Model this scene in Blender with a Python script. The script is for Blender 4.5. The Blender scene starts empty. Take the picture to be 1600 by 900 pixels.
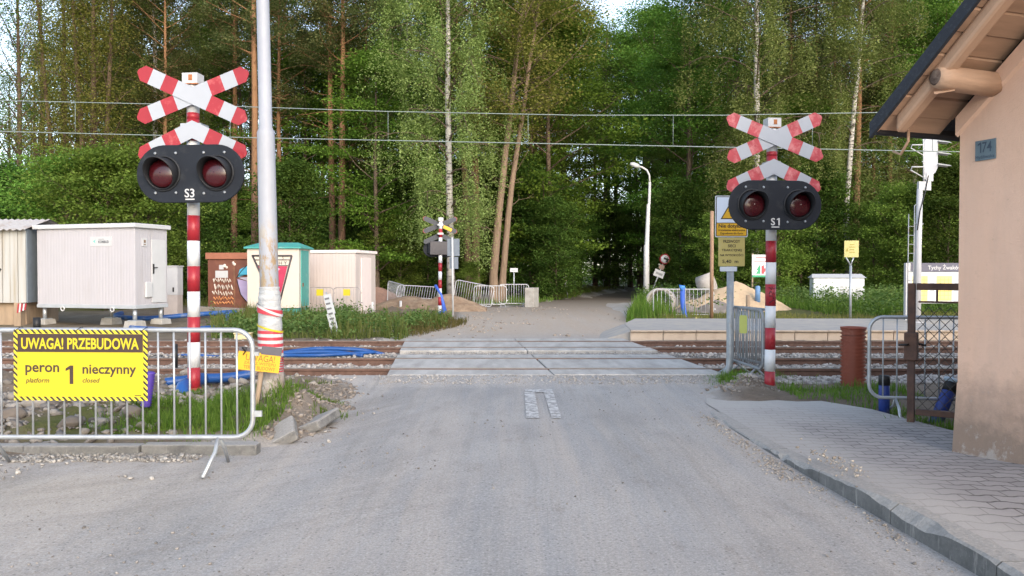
import bpy, math, random
import numpy as np
from mathutils import Vector, Matrix

S = bpy.context.scene
COL = S.collection
R = math.radians
random.seed(7)
CAMZ, HY, F = 1.53, 428.0, 1250.0

def gx(px, d):
    return (px - 800.0) / F * d
def gz(py, d):
    return CAMZ - (py - HY) / F * d

# ------------------------------------------------------------------ mesh builder
class MB:
    def __init__(s):
        s.v = []; s.f = []; s.m = []; s.M = Matrix.Identity(4); s.mi = 0; s.sm = []; s.smooth = False
    def add(s, vs, fs, mi=None):
        b = len(s.v)
        for p in vs:
            s.v.append(tuple(s.M @ Vector(p)))
        for f in fs:
            s.f.append([b + i for i in f]); s.m.append(s.mi if mi is None else mi); s.sm.append(s.smooth)
    def box(s, x0, x1, y0, y1, z0, z1, mi=None):
        s.add([(x0,y0,z0),(x1,y0,z0),(x1,y1,z0),(x0,y1,z0),(x0,y0,z1),(x1,y0,z1),(x1,y1,z1),(x0,y1,z1)],
              [(0,3,2,1),(4,5,6,7),(0,1,5,4),(1,2,6,5),(2,3,7,6),(3,0,4,7)], mi)
    def cbox(s, c, sz, mi=None):
        s.box(c[0]-sz[0]/2, c[0]+sz[0]/2, c[1]-sz[1]/2, c[1]+sz[1]/2, c[2]-sz[2]/2, c[2]+sz[2]/2, mi)
    def tube(s, path, r, n=8, cap=True, mi=None, closed=False):
        P = [Vector(p) for p in path]; k = len(P)
        rr = r if isinstance(r, (list, tuple)) else [r]*k
        vs = []; fs = []; up = None
        for i, p in enumerate(P):
            if closed:
                t = (P[(i+1) % k] - P[i-1])
            else:
                t = P[min(i+1, k-1)] - P[max(i-1, 0)]
            t = t.normalized() if t.length > 1e-9 else Vector((0,0,1))
            if up is None:
                up = t.orthogonal().normalized()
            else:
                up = (up - t*up.dot(t))
                up = up.normalized() if up.length > 1e-6 else t.orthogonal().normalized()
            w = t.cross(up)
            for j in range(n):
                a = 2*math.pi*j/n
                vs.append(p + (up*math.cos(a) + w*math.sin(a))*rr[i])
        for i in range(k if closed else k-1):
            i2 = (i+1) % k
            for j in range(n):
                j2 = (j+1) % n
                fs.append((i*n+j, i*n+j2, i2*n+j2, i2*n+j))
        if cap and not closed:
            fs.append(tuple(range(n-1, -1, -1))); fs.append(tuple((k-1)*n+j for j in range(n)))
        o = s.smooth; s.smooth = True
        s.add(vs, fs, mi); s.smooth = o
    def lathe(s, prof, n=24, mi=None, c=(0,0,0), axis='z'):
        vs = []; fs = []; k = len(prof)
        for (r, z) in prof:
            for j in range(n):
                a = 2*math.pi*j/n
                q = (r*math.cos(a), r*math.sin(a), z)
                if axis == 'y': q = (q[0], -q[2], q[1])
                vs.append((q[0]+c[0], q[1]+c[1], q[2]+c[2]))
        for i in range(k-1):
            for j in range(n):
                j2 = (j+1) % n
                fs.append((i*n+j, i*n+j2, (i+1)*n+j2, (i+1)*n+j))
        fs.append(tuple(range(n-1, -1, -1))); fs.append(tuple((k-1)*n+j for j in range(n)))
        o = s.smooth; s.smooth = True
        s.add(vs, fs, mi); s.smooth = o
    def prism(s, poly, y0, y1, mi=None):
        """outline in x,z pushed from y0 (near) to y1 (far)"""
        n = len(poly)
        a = sum(poly[i][0]*poly[(i+1) % n][1]-poly[(i+1) % n][0]*poly[i][1] for i in range(n))
        if a < 0: poly = poly[::-1]
        vs = [(p[0], y0, p[1]) for p in poly] + [(p[0], y1, p[1]) for p in poly]
        fs = [tuple(range(n)), tuple(range(2*n-1, n-1, -1))]
        for i in range(n):
            j = (i+1) % n
            fs.append((i, i+n, j+n, j))
        s.add(vs, fs, mi)
    def zprism(s, poly, z0, z1, mi=None):
        n = len(poly)
        a = sum(poly[i][0]*poly[(i+1) % n][1]-poly[(i+1) % n][0]*poly[i][1] for i in range(n))
        if a < 0: poly = poly[::-1]
        vs = [(p[0], p[1], z0) for p in poly] + [(p[0], p[1], z1) for p in poly]
        fs = [tuple(range(n-1, -1, -1)), tuple(range(n, 2*n))]
        for i in range(n):
            j = (i+1) % n
            fs.append((i, j, j+n, i+n))
        s.add(vs, fs, mi)
    def build(s, name, mats, parent=None, bevel=0, loc=None):
        me = bpy.data.meshes.new(name)
        me.from_pydata(s.v, [], s.f)
        if not isinstance(mats, (list, tuple)): mats = [mats]
        for m in mats: me.materials.append(m)
        me.polygons.foreach_set('material_index', s.m)
        me.polygons.foreach_set('use_smooth', s.sm)
        me.update()
        o = bpy.data.objects.new(name, me); COL.objects.link(o)
        if parent is not None: o.parent = parent
        if loc is not None: o.location = loc
        if bevel:
            b = o.modifiers.new('edge', 'BEVEL'); b.width = bevel; b.segments = 2; b.limit_method = 'ANGLE'; b.angle_limit = R(40)
        return o

def npmesh(name, V, Fq, mats, parent=None, rnd=None, nper=4, smooth=False, mi=None):
    """fast mesh from numpy: V (n,3), Fq (m,nper)"""
    me = bpy.data.meshes.new(name)
    V = np.ascontiguousarray(V, dtype=np.float32); Fq = np.ascontiguousarray(Fq, dtype=np.int32)
    me.vertices.add(len(V)); me.vertices.foreach_set('co', V.ravel())
    m = len(Fq)
    me.loops.add(m*nper); me.loops.foreach_set('vertex_index', Fq.ravel())
    me.polygons.add(m)
    me.polygons.foreach_set('loop_start', np.arange(0, m*nper, nper, dtype=np.int32))
    if smooth: me.polygons.foreach_set('use_smooth', np.ones(m, dtype=bool))
    if not isinstance(mats, (list, tuple)): mats = [mats]
    for q in mats: me.materials.append(q)
    if mi is not None: me.polygons.foreach_set('material_index', np.asarray(mi, dtype=np.int32))
    if rnd is not None:
        at = me.attributes.new('rnd', 'FLOAT', 'FACE'); at.data.foreach_set('value', np.asarray(rnd, dtype=np.float32))
    me.update(); me.validate()
    o = bpy.data.objects.new(name, me); COL.objects.link(o)
    if parent is not None: o.parent = parent
    return o

def thing(name, label, cat, loc=(0,0,0), rz=0.0, group=None, rot=None):
    o = bpy.data.objects.new(name, None); COL.objects.link(o)
    o.empty_display_size = .2
    o.location = loc; o.rotation_euler = rot if rot else (0, 0, rz)
    o['label'] = label; o['category'] = cat
    if group: o['group'] = group
    return o
def tag(o, label, cat, group=None):
    o['label'] = label; o['category'] = cat
    if group: o['group'] = group
    return o
def kind(o, k, label=None, cat=None):
    o['kind'] = k
    if label: o['label'] = label
    if cat: o['category'] = cat
    return o
def dup(root, loc, rz=0.0, label=None, scale=None, rot=None):
    r = root.copy(); COL.objects.link(r); r.location = loc; r.rotation_euler = rot if rot else (0, 0, rz)
    if label: r['label'] = label
    if scale: r.scale = scale
    for ch in list(root.children):
        c = ch.copy(); COL.objects.link(c); c.parent = r
        for g in list(ch.children):
            d = g.copy(); COL.objects.link(d); d.parent = c
    return r

# ------------------------------------------------------------------ text
def text_into(mb, s, x, z, y, w=None, h=None, bold=0.0, mi=None, ext=.0012, shear=0.0, mirror=False):
    """letters centred at x,z on plane y facing -y, w or h in metres"""
    cu = bpy.data.curves.new('letters', 'FONT'); cu.body = s; cu.size = 1.0; cu.offset = bold; cu.shear = shear
    cu.resolution_u = 3
    o = bpy.data.objects.new('letters', cu); COL.objects.link(o)
    bpy.context.view_layer.update()
    dg = bpy.context.evaluated_depsgraph_get()
    me = bpy.data.meshes.new_from_object(o.evaluated_get(dg))
    vs = [v.co.copy() for v in me.vertices]; fs = [tuple(p.vertices) for p in me.polygons]
    bpy.data.objects.remove(o); bpy.data.curves.remove(cu); bpy.data.meshes.remove(me)
    if not vs: return
    x0 = min(v.x for v in vs); x1 = max(v.x for v in vs); y0 = min(v.y for v in vs); y1 = max(v.y for v in vs)
    sx = sz = None
    if w: sx = w/(x1-x0)
    if h: sz = h/(y1-y0)
    if sx is None: sx = sz
    if sz is None: sz = sx
    out = [(x+(v.x-(x0+x1)/2)*sx, y-ext, z+(v.y-(y0+y1)/2)*sz) for v in vs]
    mb.add(out, fs, mi)

def one_into(mb, x, z, y, h, w=None, mi=None, st=.30):
    """a figure 1 with its flag, centred at x,z"""
    w = w or h*.46; a = w*st*1.6; x0, x1 = x-w/2, x+w/2; t = z+h/2
    mb.prism([(x1-a,z-h/2),(x1,z-h/2),(x1,t),(x1-a*.9,t),(x0,t-h*.16),(x0,t-h*.30),(x1-a,t-h*.20)], y-.0012, y-.0002, mi)

# ------------------------------------------------------------------ materials
def newmat(name):
    m = bpy.data.materials.new(name); m.use_nodes = True
    nt = m.node_tree; nt.nodes.clear()
    out = nt.nodes.new('ShaderNodeOutputMaterial')
    return m, nt, out
class NT:
    def __init__(s, nt): s.nt = nt
    def n(s, t, **kw):
        nd = s.nt.nodes.new(t)
        for k, v in kw.items(): setattr(nd, k, v)
        return nd
    def l(s, a, b): s.nt.links.new(a, b)
    def math(s, op, a, b=None, clamp=False):
        nd = s.n('ShaderNodeMath', operation=op); nd.use_clamp = clamp
        for i, q in enumerate((a, b)):
            if q is None: continue
            if isinstance(q, (int, float)): nd.inputs[i].default_value = q
            else: s.l(q, nd.inputs[i])
        return nd.outputs[0]
    def mix(s, fac, a, b, blend='MIX'):
        nd = s.n('ShaderNodeMix', data_type='RGBA', blend_type=blend)
        for i, q in ((0, fac), (6, a), (7, b)):
            if isinstance(q, (int, float)): nd.inputs[i].default_value = q
            elif isinstance(q, (tuple, list)): nd.inputs[i].default_value = (q[0], q[1], q[2], 1)
            else: s.l(q, nd.inputs[i])
        return nd.outputs[2]
    def noise(s, vec, scale, detail=4, rough=.55, out=0):
        nd = s.n('ShaderNodeTexNoise'); nd.inputs['Scale'].default_value = scale
        nd.inputs['Detail'].default_value = detail; nd.inputs['Roughness'].default_value = rough
        if vec is not None: s.l(vec, nd.inputs['Vector'])
        return nd.outputs[out]
    def ramp(s, fac, lo, hi):
        nd = s.n('ShaderNodeMapRange'); nd.inputs['From Min'].default_value = lo; nd.inputs['From Max'].default_value = hi
        nd.clamp = True; s.l(fac, nd.inputs['Value'])
        return nd.outputs[0]
    def scalev(s, vec, sc):
        nd = s.n('ShaderNodeMapping'); nd.inputs['Scale'].default_value = sc; s.l(vec, nd.inputs['Vector'])
        return nd.outputs[0]
    def bump(s, h, strength=.3, dist=.01, normal=None):
        nd = s.n('ShaderNodeBump'); nd.inputs['Strength'].default_value = strength; nd.inputs['Distance'].default_value = dist
        s.l(h, nd.inputs['Height'])
        if normal is not None: s.l(normal, nd.inputs['Normal'])
        return nd.outputs[0]

def mk(name, col, rough=.6, var=.12, scale=5, metal=0.0, bump=0.0, bscale=60, bdist=.004, dirt=None, damt=.5, dscale=3, stretch=(1,1,1), spec=.4, coat=0):
    m, nt, out = newmat(name); T = NT(nt)
    tc = T.n('ShaderNodeTexCoord').outputs['Object']
    if stretch != (1,1,1): tv = T.scalev(tc, stretch)
    else: tv = tc
    n1 = T.ramp(T.noise(tv, scale, 5, .6), .25, .75)
    lo = tuple(c*(1-var) for c in col); hi = tuple(min(1, c*(1+var)) for c in col)
    c = T.mix(n1, lo, hi)
    if dirt:
        n2 = T.ramp(T.noise(tv, dscale, 8, .68), .62-damt*.4, .80-damt*.25)
        n2 = T.math('MULTIPLY', n2, .85)
        c = T.mix(n2, c, dirt)
    b = T.n('ShaderNodeBsdfPrincipled')
    T.l(c, b.inputs['Base Color']); b.inputs['Roughness'].default_value = rough; b.inputs['Metallic'].default_value = metal
    b.inputs['Specular IOR Level'].default_value = spec
    if coat: b.inputs['Coat Weight'].default_value = coat; b.inputs['Coat Roughness'].default_value = .1
    if bump:
        T.l(T.bump(T.noise(tv, bscale, 6, .65), bump, bdist), b.inputs['Normal'])
    T.l(b.outputs[0], out.inputs[0])
    return m

def leafmat(name, c1, c2, dry=None, trans=.35):
    m, nt, out = newmat(name); T = NT(nt)
    at = T.n('ShaderNodeAttribute', attribute_name='rnd').outputs['Fac']
    oi = T.n('ShaderNodeObjectInfo').outputs['Random']
    c = T.mix(at, c1, c2)
    hs = T.n('ShaderNodeHueSaturation')
    T.l(T.math('ADD', T.math('MULTIPLY', oi, .05), .472), hs.inputs['Hue'])
    T.l(T.math('ADD', T.math('MULTIPLY', oi, .65), .62), hs.inputs['Value'])
    T.l(c, hs.inputs['Color'])
    c = hs.outputs[0]
    d = T.n('ShaderNodeBsdfPrincipled'); T.l(c, d.inputs['Base Color']); d.inputs['Roughness'].default_value = .7
    d.inputs['Specular IOR Level'].default_value = .08
    tr = T.n('ShaderNodeBsdfTranslucent')
    tc = T.mix(.5, c, (.13, .24, .02), 'MIX'); T.l(tc, tr.inputs['Color'])
    mx = T.n('ShaderNodeMixShader'); mx.inputs[0].default_value = trans
    T.l(d.outputs[0], mx.inputs[1]); T.l(tr.outputs[0], mx.inputs[2]); T.l(mx.outputs[0], out.inputs[0])
    return m

# paints, metals, plaster
WHITE = mk('white_paint', (.47,.47,.48), .45, .06, 4, dirt=(.35,.31,.26), damt=.25, dscale=6)
CLEANWHITE = mk('clean_white', (.48,.48,.485), .5, .04)
POLEWHITE = mk('white_pole_paint', (.60,.61,.63), .45, .06, 4, dirt=(.36,.34,.32), damt=.12, dscale=6)
RED = mk('red_reflective', (.30,.02,.03), .4, .12, 5, dirt=(.5,.16,.15), damt=.12, dscale=5)
REDFADE = mk('faded_red', (.38,.045,.06), .5, .2, 6, dirt=(.6,.25,.25), damt=.35, dscale=7)
SIGNGREY = mk('reflective_white', (.35,.37,.41), .35, .05, 3)
BLACKPANEL = mk('dark_panel', (.011,.014,.021), .6, .2, 3, dirt=(.035,.038,.042), damt=.2, dscale=5, spec=.25)
BLACK = mk('black_plastic', (.012,.012,.013), .5, .2)
DARKLETTER = mk('dark_lettering', (.03,.024,.02), .6, .1)
GALV = mk('galvanised', (.42,.44,.46), .42, .18, 9, metal=.55, dirt=(.3,.29,.28), damt=.25)
GALVOLD = mk('old_galvanised', (.29,.31,.33), .5, .2, 9, metal=.35, dirt=(.28,.2,.14), damt=.2)
RUST = mk('rusty_steel', (.17,.085,.052), .8, .35, 9, bump=.4, bscale=80, dirt=(.30,.15,.085), damt=.45)
RUSTPOLE = mk('rusty_painted_pole', (.30,.19,.12), .7, .3, 8, dirt=(.2,.09,.04), damt=.5, stretch=(1,1,.15))
YELLOW = mk('sign_yellow', (.50,.41,.015), .45, .04, 3)
YELLOWPALE = mk('faded_yellow', (.46,.38,.13), .55, .08, 3, dirt=(.45,.38,.2), damt=.2)
YELLOWORANGE = mk('sign_orange_yellow', (.66,.37,.02), .5, .05, 4)
LENS = mk('red_lens', (.042,.003,.006), .22, .15, 3, spec=.6)
CONCRETE = mk('concrete', (.36,.34,.31), .9, .16, 4, bump=.3, bscale=70, dirt=(.24,.22,.19), damt=.4)
SLAB = mk('crossing_concrete', (.43,.41,.385), .88, .12, 2.5, bump=.35, bscale=90, dirt=(.27,.25,.23), damt=.5, dscale=1.6, stretch=(2.2,.5,1))
POLEPAINT = mk('lamp_pole_paint', (.42,.44,.49), .55, .08, 4, stretch=(1,1,.3), dirt=(.44,.35,.24), damt=.08, dscale=5)
FILM = mk('plastic_film', (.40,.41,.42), .3, .15, 8, bump=.7, bscale=18, bdist=.02, stretch=(1,1,3))
TAPERED = mk('red_tape', (.42,.04,.06), .4, .1)
BLUEPIPE = mk('blue_plastic', (.015,.075,.26), .4, .15, 5, dirt=(.2,.22,.25), damt=.2)
BLUEDARK = mk('dark_blue_plastic', (.02,.045,.22), .45, .2, 5, dirt=(.2,.2,.2), damt=.25)
ORANGEPIPE = mk('orange_brown_plastic', (.24,.06,.034), .5, .1, 4, dirt=(.4,.2,.14), damt=.2)
WOOD = mk('weathered_wood', (.30,.22,.15), .85, .25, 6, stretch=(1,1,.2), bump=.4, bscale=40)
TURQ = mk('turquoise_paint', (.06,.30,.27), .55, .12, 4, dirt=(.3,.4,.36), damt=.15)
CREAM = mk('cream_paint', (.56,.50,.43), .7, .06, 3, dirt=(.5,.44,.36), damt=.15)
# ================================================================== terrain
rg = np.random.default_rng(5)
_lat = rg.random((512, 512))
def vnoise(x, y):
    x = np.asarray(x, float); y = np.asarray(y, float)
    xi = np.floor(x).astype(int); yi = np.floor(y).astype(int)
    fx = x-xi; fy = y-yi; fx = fx*fx*(3-2*fx); fy = fy*fy*(3-2*fy)
    g = lambda a, b: _lat[a % 512, b % 512]
    return (g(xi,yi)*(1-fx)+g(xi+1,yi)*fx)*(1-fy)+(g(xi,yi+1)*(1-fx)+g(xi+1,yi+1)*fx)*fy
def fbm(x, y, o=4):
    s = 0; a = .5; t = 0
    for i in range(o):
        s = s+a*vnoise(x*2**i+17*i, y*2**i+31*i); t += a; a *= .5
    return s/t
def sst(x, a, b):
    t = np.clip((x-a)/(b-a), 0, 1); return t*t*(3-2*t)
LY = [-60, 6.30, 6.62, 6.75, 6.95, 7.3, 9, 11, 14, 18, 21, 24.8, 28, 33, 36, 40, 50, 60, 70, 90, 140]
LX = [-60, -60, -4.5, -2.75, -2.2, -1.9, -1.85, -2.0, -2.1, -2.6, -2.1, -1.35, -1.5, -1.6, -.6, 1.4, 3.9, 6.3, 8.6, 14, 30]
RY = [-60, 4, 6.1, 7.7, 9.3, 10.2, 11.5, 14.5, 18, 19.5, 25, 28, 33, 45, 60, 70, 90, 140]
RX = [2.5, 2.36, 2.23, 2.17, 2.14, 2.35, 3.0, 2.95, 2.75, 2.75, 3.4, 3.9, 4.9, 7.2, 10.2, 12.3, 17.5, 33]
def road_l(y): return np.interp(y, LY, LX)
def road_r(y): return np.interp(y, RY, RX)
def side_z(y): return np.interp(y, [-10, 5.1, 5.8, 6.4, 7, 8, 9.3, 10.5], [.125, .125, .090, .048, .024, .012, .007, 0.004])

def ground_h(x, y):
    x = np.asarray(x, float); y = np.asarray(y, float)
    n = fbm(x*1.3, y*1.3); n2 = fbm(x*5, y*5, 3)
    dl = road_l(y)-x; dr = x-road_r(y)           # >0 outside
    jag = (fbm(x*2.2+9, y*2.2, 3)-.5)*.5
    out = np.maximum(dl, dr)+jag
    h = -.035+.0*x
    rise = sst(out, -.15, .45)
    base = .03+(n-.5)*.10+(n2-.5)*.05
    # rough verge left of the near road
    vl = sst(-x, 1.9, 2.4)*sst(y, 6.85, 7.25)*(1-sst(y, 10.8, 11.5))
    base = base+vl*(.08+(n2-.5)*.10+(n-.5)*.12)
    base = base+.16*np.exp(-(((x+2.35)/.55)**2+((y-8.2)/.8)**2))
    base = base+.12*np.exp(-(((x+1.75)/.35)**2+((y-9.2)/.7)**2))
    # mound round the sign post
    base = base+.10*np.exp(-(((x-3.15)/.45)**2+((y-11.0)/.5)**2))
    h = h+rise*(base+.035)
    # under the side pavement
    pav = sst(x, 2.0, 2.2)*(1-sst(y, 9.2, 9.8))
    h = np.where((x > 2.1) & (y < 9.45), -.04-.02*0, h) if False else h*(1-pav)+pav*(-.05)
    # behind the gate: rough earth
    # track bed
    off = np.maximum(-1.95-x, x-3.0)
    tr = sst(y, 11.4, 12.0)*(1-sst(y, 17.6, 18.3))*sst(off, -.1, .35)
    mid = np.exp(-((y-14.6)/.45)**2)
    h = h*(1-tr)+tr*(-.035+.07*mid+(n2-.5)*.06)
    # slabs sit on a bed
    cr = sst(y, 11.35, 11.5)*(1-sst(y, 17.9, 18.1))*(1-sst(off, -.1, .2))
    gapm = np.exp(-((y-14.72)/.26)**2)
    h = h*(1-cr)+cr*(-.06+.115*gapm+(n2-.5)*.03)
    # far land
    h = h+sst(y, 19, 26)*sst(-x, 2.5, 4)*(.10+(n-.5)*.25)*(1-sst(y, 34, 40))
    h = h+sst(y, 23, 24)*sst(x, 3.8, 5.2)*(.12+(n-.5)*.2)
    h = h+sst(y, 45, 80)*.3*(n-.5)*sst(out, .5, 3)-.12*sst(y, 34, 46)*(1-sst(out, -.6, .2))
    plat = (x > 2.6) & (y > 18.15) & (y < 23.4)
    h = np.where(plat, np.minimum(h, .02), h)
    return h

def axis(fine, lo, hi, mx, step):
    a = list(np.arange(lo, hi+1e-6, fine)); s = fine
    while a[-1] < mx:
        s = min(s*1.18, step); a.append(a[-1]+s)
    s = fine
    b = [a[0]]
    while b[-1] > -mx:
        s = min(s*1.18, step); b.append(b[-1]-s)
    return np.array(b[:0:-1]+a)
gxs = axis(.10, -9, 7.5, 700, 60); gys = axis(.10, 5.8, 20, 700, 60)
GX, GY = np.meshgrid(gxs, gys)
GZ = ground_h(GX, GY)
nx, ny = len(gxs), len(gys)
idx = np.arange(nx*ny).reshape(ny, nx)
FQ = np.stack([idx[:-1,:-1], idx[:-1,1:], idx[1:,1:], idx[1:,:-1]], -1).reshape(-1, 4)
V = np.stack([GX, GY, GZ], -1).reshape(-1, 3)

def zones(x, y):
    """albedo zones: r grass, g ballast stone, b pale road dust"""
    n = fbm(x*.9+3, y*.9); n2 = fbm(x*4, y*4, 3)
    j = (n-.5)*1.2+(n2-.5)*.5
    dl = road_l(y)-x; dr = x-road_r(y); out = np.maximum(dl, dr)
    dust = 1-sst(out+j*.5, .15, .8)
    corner = sst(-x, 1.75, 1.95)*(1-sst(-x, 3.2, 3.8))*sst(y, 7.0, 7.4)*(1-sst(y, 10.6, 11.2))
    dust = dust*(1-corner*(.55+.4*n2))
    off = np.maximum(-1.95-x, x-3.0)
    tr = sst(y, 10.9, 11.6)*(1-sst(y, 17.5, 18.0))*sst(off+j*.3, 0, .4)
    cr = sst(y, 11.2, 11.4)*(1-sst(y, 17.9, 18.1))
    grav = np.maximum(tr, cr*.8)
    g = np.zeros_like(x)
    g = np.maximum(g, sst(-x, 2.3, 2.8)*sst(x, -4.9, -4.2)*sst(y, 6.9, 7.3)*(1-sst(y, 9.4, 10)))
    g = np.maximum(g, sst(y, 18.3, 19)*(1-sst(y, 25.5, 27.5))*sst(-x, 1.5, 2.2))
    g = np.maximum(g, sst(y, 23.2, 24.4)*sst(out, .1, .8)*(x > 3))
    g = np.maximum(g, sst(y, 38, 44)*sst(out, .3, 1.2))
    g = np.maximum(g, sst(y, 19, 22)*sst(-x, 13, 15))
    g = np.clip(g*(.55+n*1.0+j*.4), 0, 1)*np.where((y > 18) & (y < 31) & (x < -.376*y) & (x > -.66*y), .12, 1)*(1-grav)*(1-dust*.8)
    return g, grav, dust
zg, zr_, zd = zones(GX, GY)
def ground_material():
    m, nt, out = newmat('earth'); T = NT(nt)
    pos = T.n('ShaderNodeNewGeometry').outputs['Position']
    at = T.n('ShaderNodeAttribute', attribute_name='zone')
    sep = T.n('ShaderNodeSeparateColor'); T.l(at.outputs['Color'], sep.inputs[0])
    g, st, du = sep.outputs
    n1 = T.ramp(T.noise(pos, 1.2, 8, .65), .3, .7); n2 = T.ramp(T.noise(pos, 14, 6, .7), .3, .7)
    earth = T.mix(n1, (.13,.10,.075), (.27,.215,.165))
    earth = T.mix(T.math('MULTIPLY', n2, .5), earth, (.08,.065,.05))
    dust = T.mix(n1, (.34,.32,.295), (.44,.415,.385)); dust = T.mix(T.math('MULTIPLY', n2, .35), dust, (.22,.205,.19))
    vo = T.n('ShaderNodeTexVoronoi'); vo.inputs['Scale'].default_value = 26; T.l(pos, vo.inputs['Vector'])
    sx = T.n('ShaderNodeSeparateColor'); T.l(vo.outputs['Color'], sx.inputs[0])
    stone = T.mix(sx.outputs[0], (.16,.15,.14), (.46,.43,.40))
    stone = T.mix(T.ramp(vo.outputs['Distance'], .25, .75), stone, (.07,.06,.05))
    grass = T.mix(n1, (.055,.085,.018), (.13,.135,.04)); grass = T.mix(T.math('MULTIPLY', n2, .6), grass, (.14,.11,.06))
    c = T.mix(du, earth, dust); c = T.mix(st, c, stone); c = T.mix(g, c, grass)
    b = T.n('ShaderNodeBsdfPrincipled'); T.l(c, b.inputs['Base Color']); b.inputs['Roughness'].default_value = .95
    b.inputs['Specular IOR Level'].default_value = .15
    hh = T.math('ADD', T.math('MULTIPLY', n2, .6), T.math('MULTIPLY', T.math('MULTIPLY', vo.outputs['Distance'], st), -1.6))
    T.l(T.bump(hh, .8, .03), b.inputs['Normal'])
    T.l(b.outputs[0], out.inputs[0]); return m
gnd = npmesh('ground', V, FQ, ground_material(), smooth=True)
ca = gnd.data.color_attributes.new('zone', 'FLOAT_COLOR', 'POINT')
zc = np.stack([zg, zr_, zd, np.ones_like(zg)], -1).reshape(-1).astype(np.float32)
ca.data.foreach_set('color', zc)
kind(gnd, 'structure')

# ---- road: one sheet, dusty tarmac near, packed earth beyond the tracks
def road_material():
    m, nt, out = newmat('dusty_tarmac'); T = NT(nt)
    pos = T.n('ShaderNodeNewGeometry').outputs['Position']
    sep = T.n('ShaderNodeSeparateXYZ'); T.l(pos, sep.inputs[0])
    warp = T.noise(pos, .35, 3, .5, out=1)
    wv = T.n('ShaderNodeVectorMath', operation='MULTIPLY_ADD')
    T.l(warp, wv.inputs[0]); wv.inputs[1].default_value = (.25, .25, 0); T.l(pos, wv.inputs[2])
    tracks = T.noise(T.scalev(wv.outputs[0], (2.0, .10, 1)), 1.0, 7, .7)       # streaks along the road
    tr2 = T.noise(T.scalev(wv.outputs[0], (8, .22, 1)), 1.0, 5, .65)
    patch = T.noise(pos, .55, 7, .62)
    fine = T.noise(pos, 90, 4, .8); mid = T.noise(pos, 9, 7, .7)
    base = T.mix(T.ramp(patch, .38, .62), (.295,.292,.292), (.362,.356,.35))
    # dust gathers towards the sides and where wheels do not run
    side = T.math('MAXIMUM', T.ramp(T.math('ABSOLUTE', T.math('ADD', sep.outputs[0], -.35)), .9, 3.0), T.math('MULTIPLY', T.ramp(T.math('ADD', sep.outputs[0], T.math('MULTIPLY', patch, 3.0)), .6, -2.2), 2.0))
    du = T.math('ADD', T.math('MULTIPLY', T.ramp(tracks, .42, .60), .65), T.math('MULTIPLY', side, .5), True)
    dustc = T.mix(T.ramp(mid, .3, .7), (.41,.362,.315), (.49,.435,.38))
    c = T.mix(T.math('MULTIPLY', du, .9), base, dustc)
    worn = T.math('MULTIPLY', T.ramp(T.noise(T.scalev(wv.outputs[0], (.9,.28,1)), 1.3, 5, .6), .50, .68), .5); c = T.mix(worn, c, (.21,.205,.20))
    c = T.mix(T.math('MULTIPLY', T.ramp(tr2, .53, .70), .42), c, (.25,.235,.215))
    blot = T.math('MULTIPLY', T.ramp(T.noise(T.scalev(wv.outputs[0], (1.6,.7,1)), 1.5, 10, .76), .56, .68), .42)
    c = T.mix(T.math('MULTIPLY', blot, 1.35), c, (.215,.188,.16))
    # tracks of vehicles turning in from the side street, arcs round the verge corner
    ax_ = T.math('ADD', sep.outputs[0], 7.0); ay_ = T.math('ADD', sep.outputs[1], -12.0)
    rad_ = T.math('SQRT', T.math('ADD', T.math('MULTIPLY', ax_, ax_), T.math('MULTIPLY', ay_, ay_)))
    ang_ = T.math('ARCTAN2', ay_, ax_)
    cb_ = T.n('ShaderNodeCombineXYZ'); T.l(T.math('ADD', rad_, T.math('MULTIPLY', patch, .35)), cb_.inputs[0]); T.l(ang_, cb_.inputs[1])
    arc = T.noise(T.scalev(cb_.outputs[0], (3.4, 1.1, 1)), 1.0, 7, .7)
    am = T.math('MULTIPLY', T.ramp(sep.outputs[0], .6, -1.6), T.ramp(sep.outputs[1], 11.0, 9.0))
    c = T.mix(T.math('MULTIPLY', T.math('MULTIPLY', am, T.ramp(arc, .50, .66)), .55), c, (.235,.205,.178))
    c = T.mix(T.math('MULTIPLY', T.math('MULTIPLY', am, T.ramp(arc, .46, .32)), .6), c, (.47,.425,.385))
    # dark chips and pale stone grains
    vo = T.n('ShaderNodeTexVoronoi'); vo.inputs['Scale'].default_value = 38; T.l(pos, vo.inputs['Vector'])
    vs = T.n('ShaderNodeSeparateColor'); T.l(vo.outputs['Color'], vs.inputs[0])
    chip = T.math('MULTIPLY', T.math('LESS_THAN', vo.outputs['Distance'], .30), T.math('GREATER_THAN', vs.outputs[0], .80))
    c = T.mix(T.math('MULTIPLY', chip, .5), c, (.10,.095,.09))
    v2 = T.n('ShaderNodeTexVoronoi'); v2.inputs['Scale'].default_value = 75; T.l(pos, v2.inputs['Vector'])
    vs2 = T.n('ShaderNodeSeparateColor'); T.l(v2.outputs['Color'], vs2.inputs[0])
    gr = T.math('MULTIPLY', T.math('LESS_THAN', v2.outputs['Distance'], .42), T.math('GREATER_THAN', vs2.outputs[1], .62))
    c = T.mix(T.math('MULTIPLY', gr, .32), c, (.46,.45,.44))
    c = T.mix(T.ramp(fine, .38, .62), T.mix(.36, c, (.08,.08,.08)), c)
    g2 = T.noise(pos, 46, 4, .75); c = T.mix(T.math('MULTIPLY', T.ramp(g2, .52, .66), .32), c, (.56,.545,.53)); c = T.mix(T.math('MULTIPLY', T.ramp(g2, .46, .34), .36), c, (.13,.125,.12))
    # beyond the tracks: packed sandy earth
    far = T.ramp(T.math('ADD', sep.outputs[1], T.math('MULTIPLY', patch, 2.0)), 18.6, 22.0)
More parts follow.
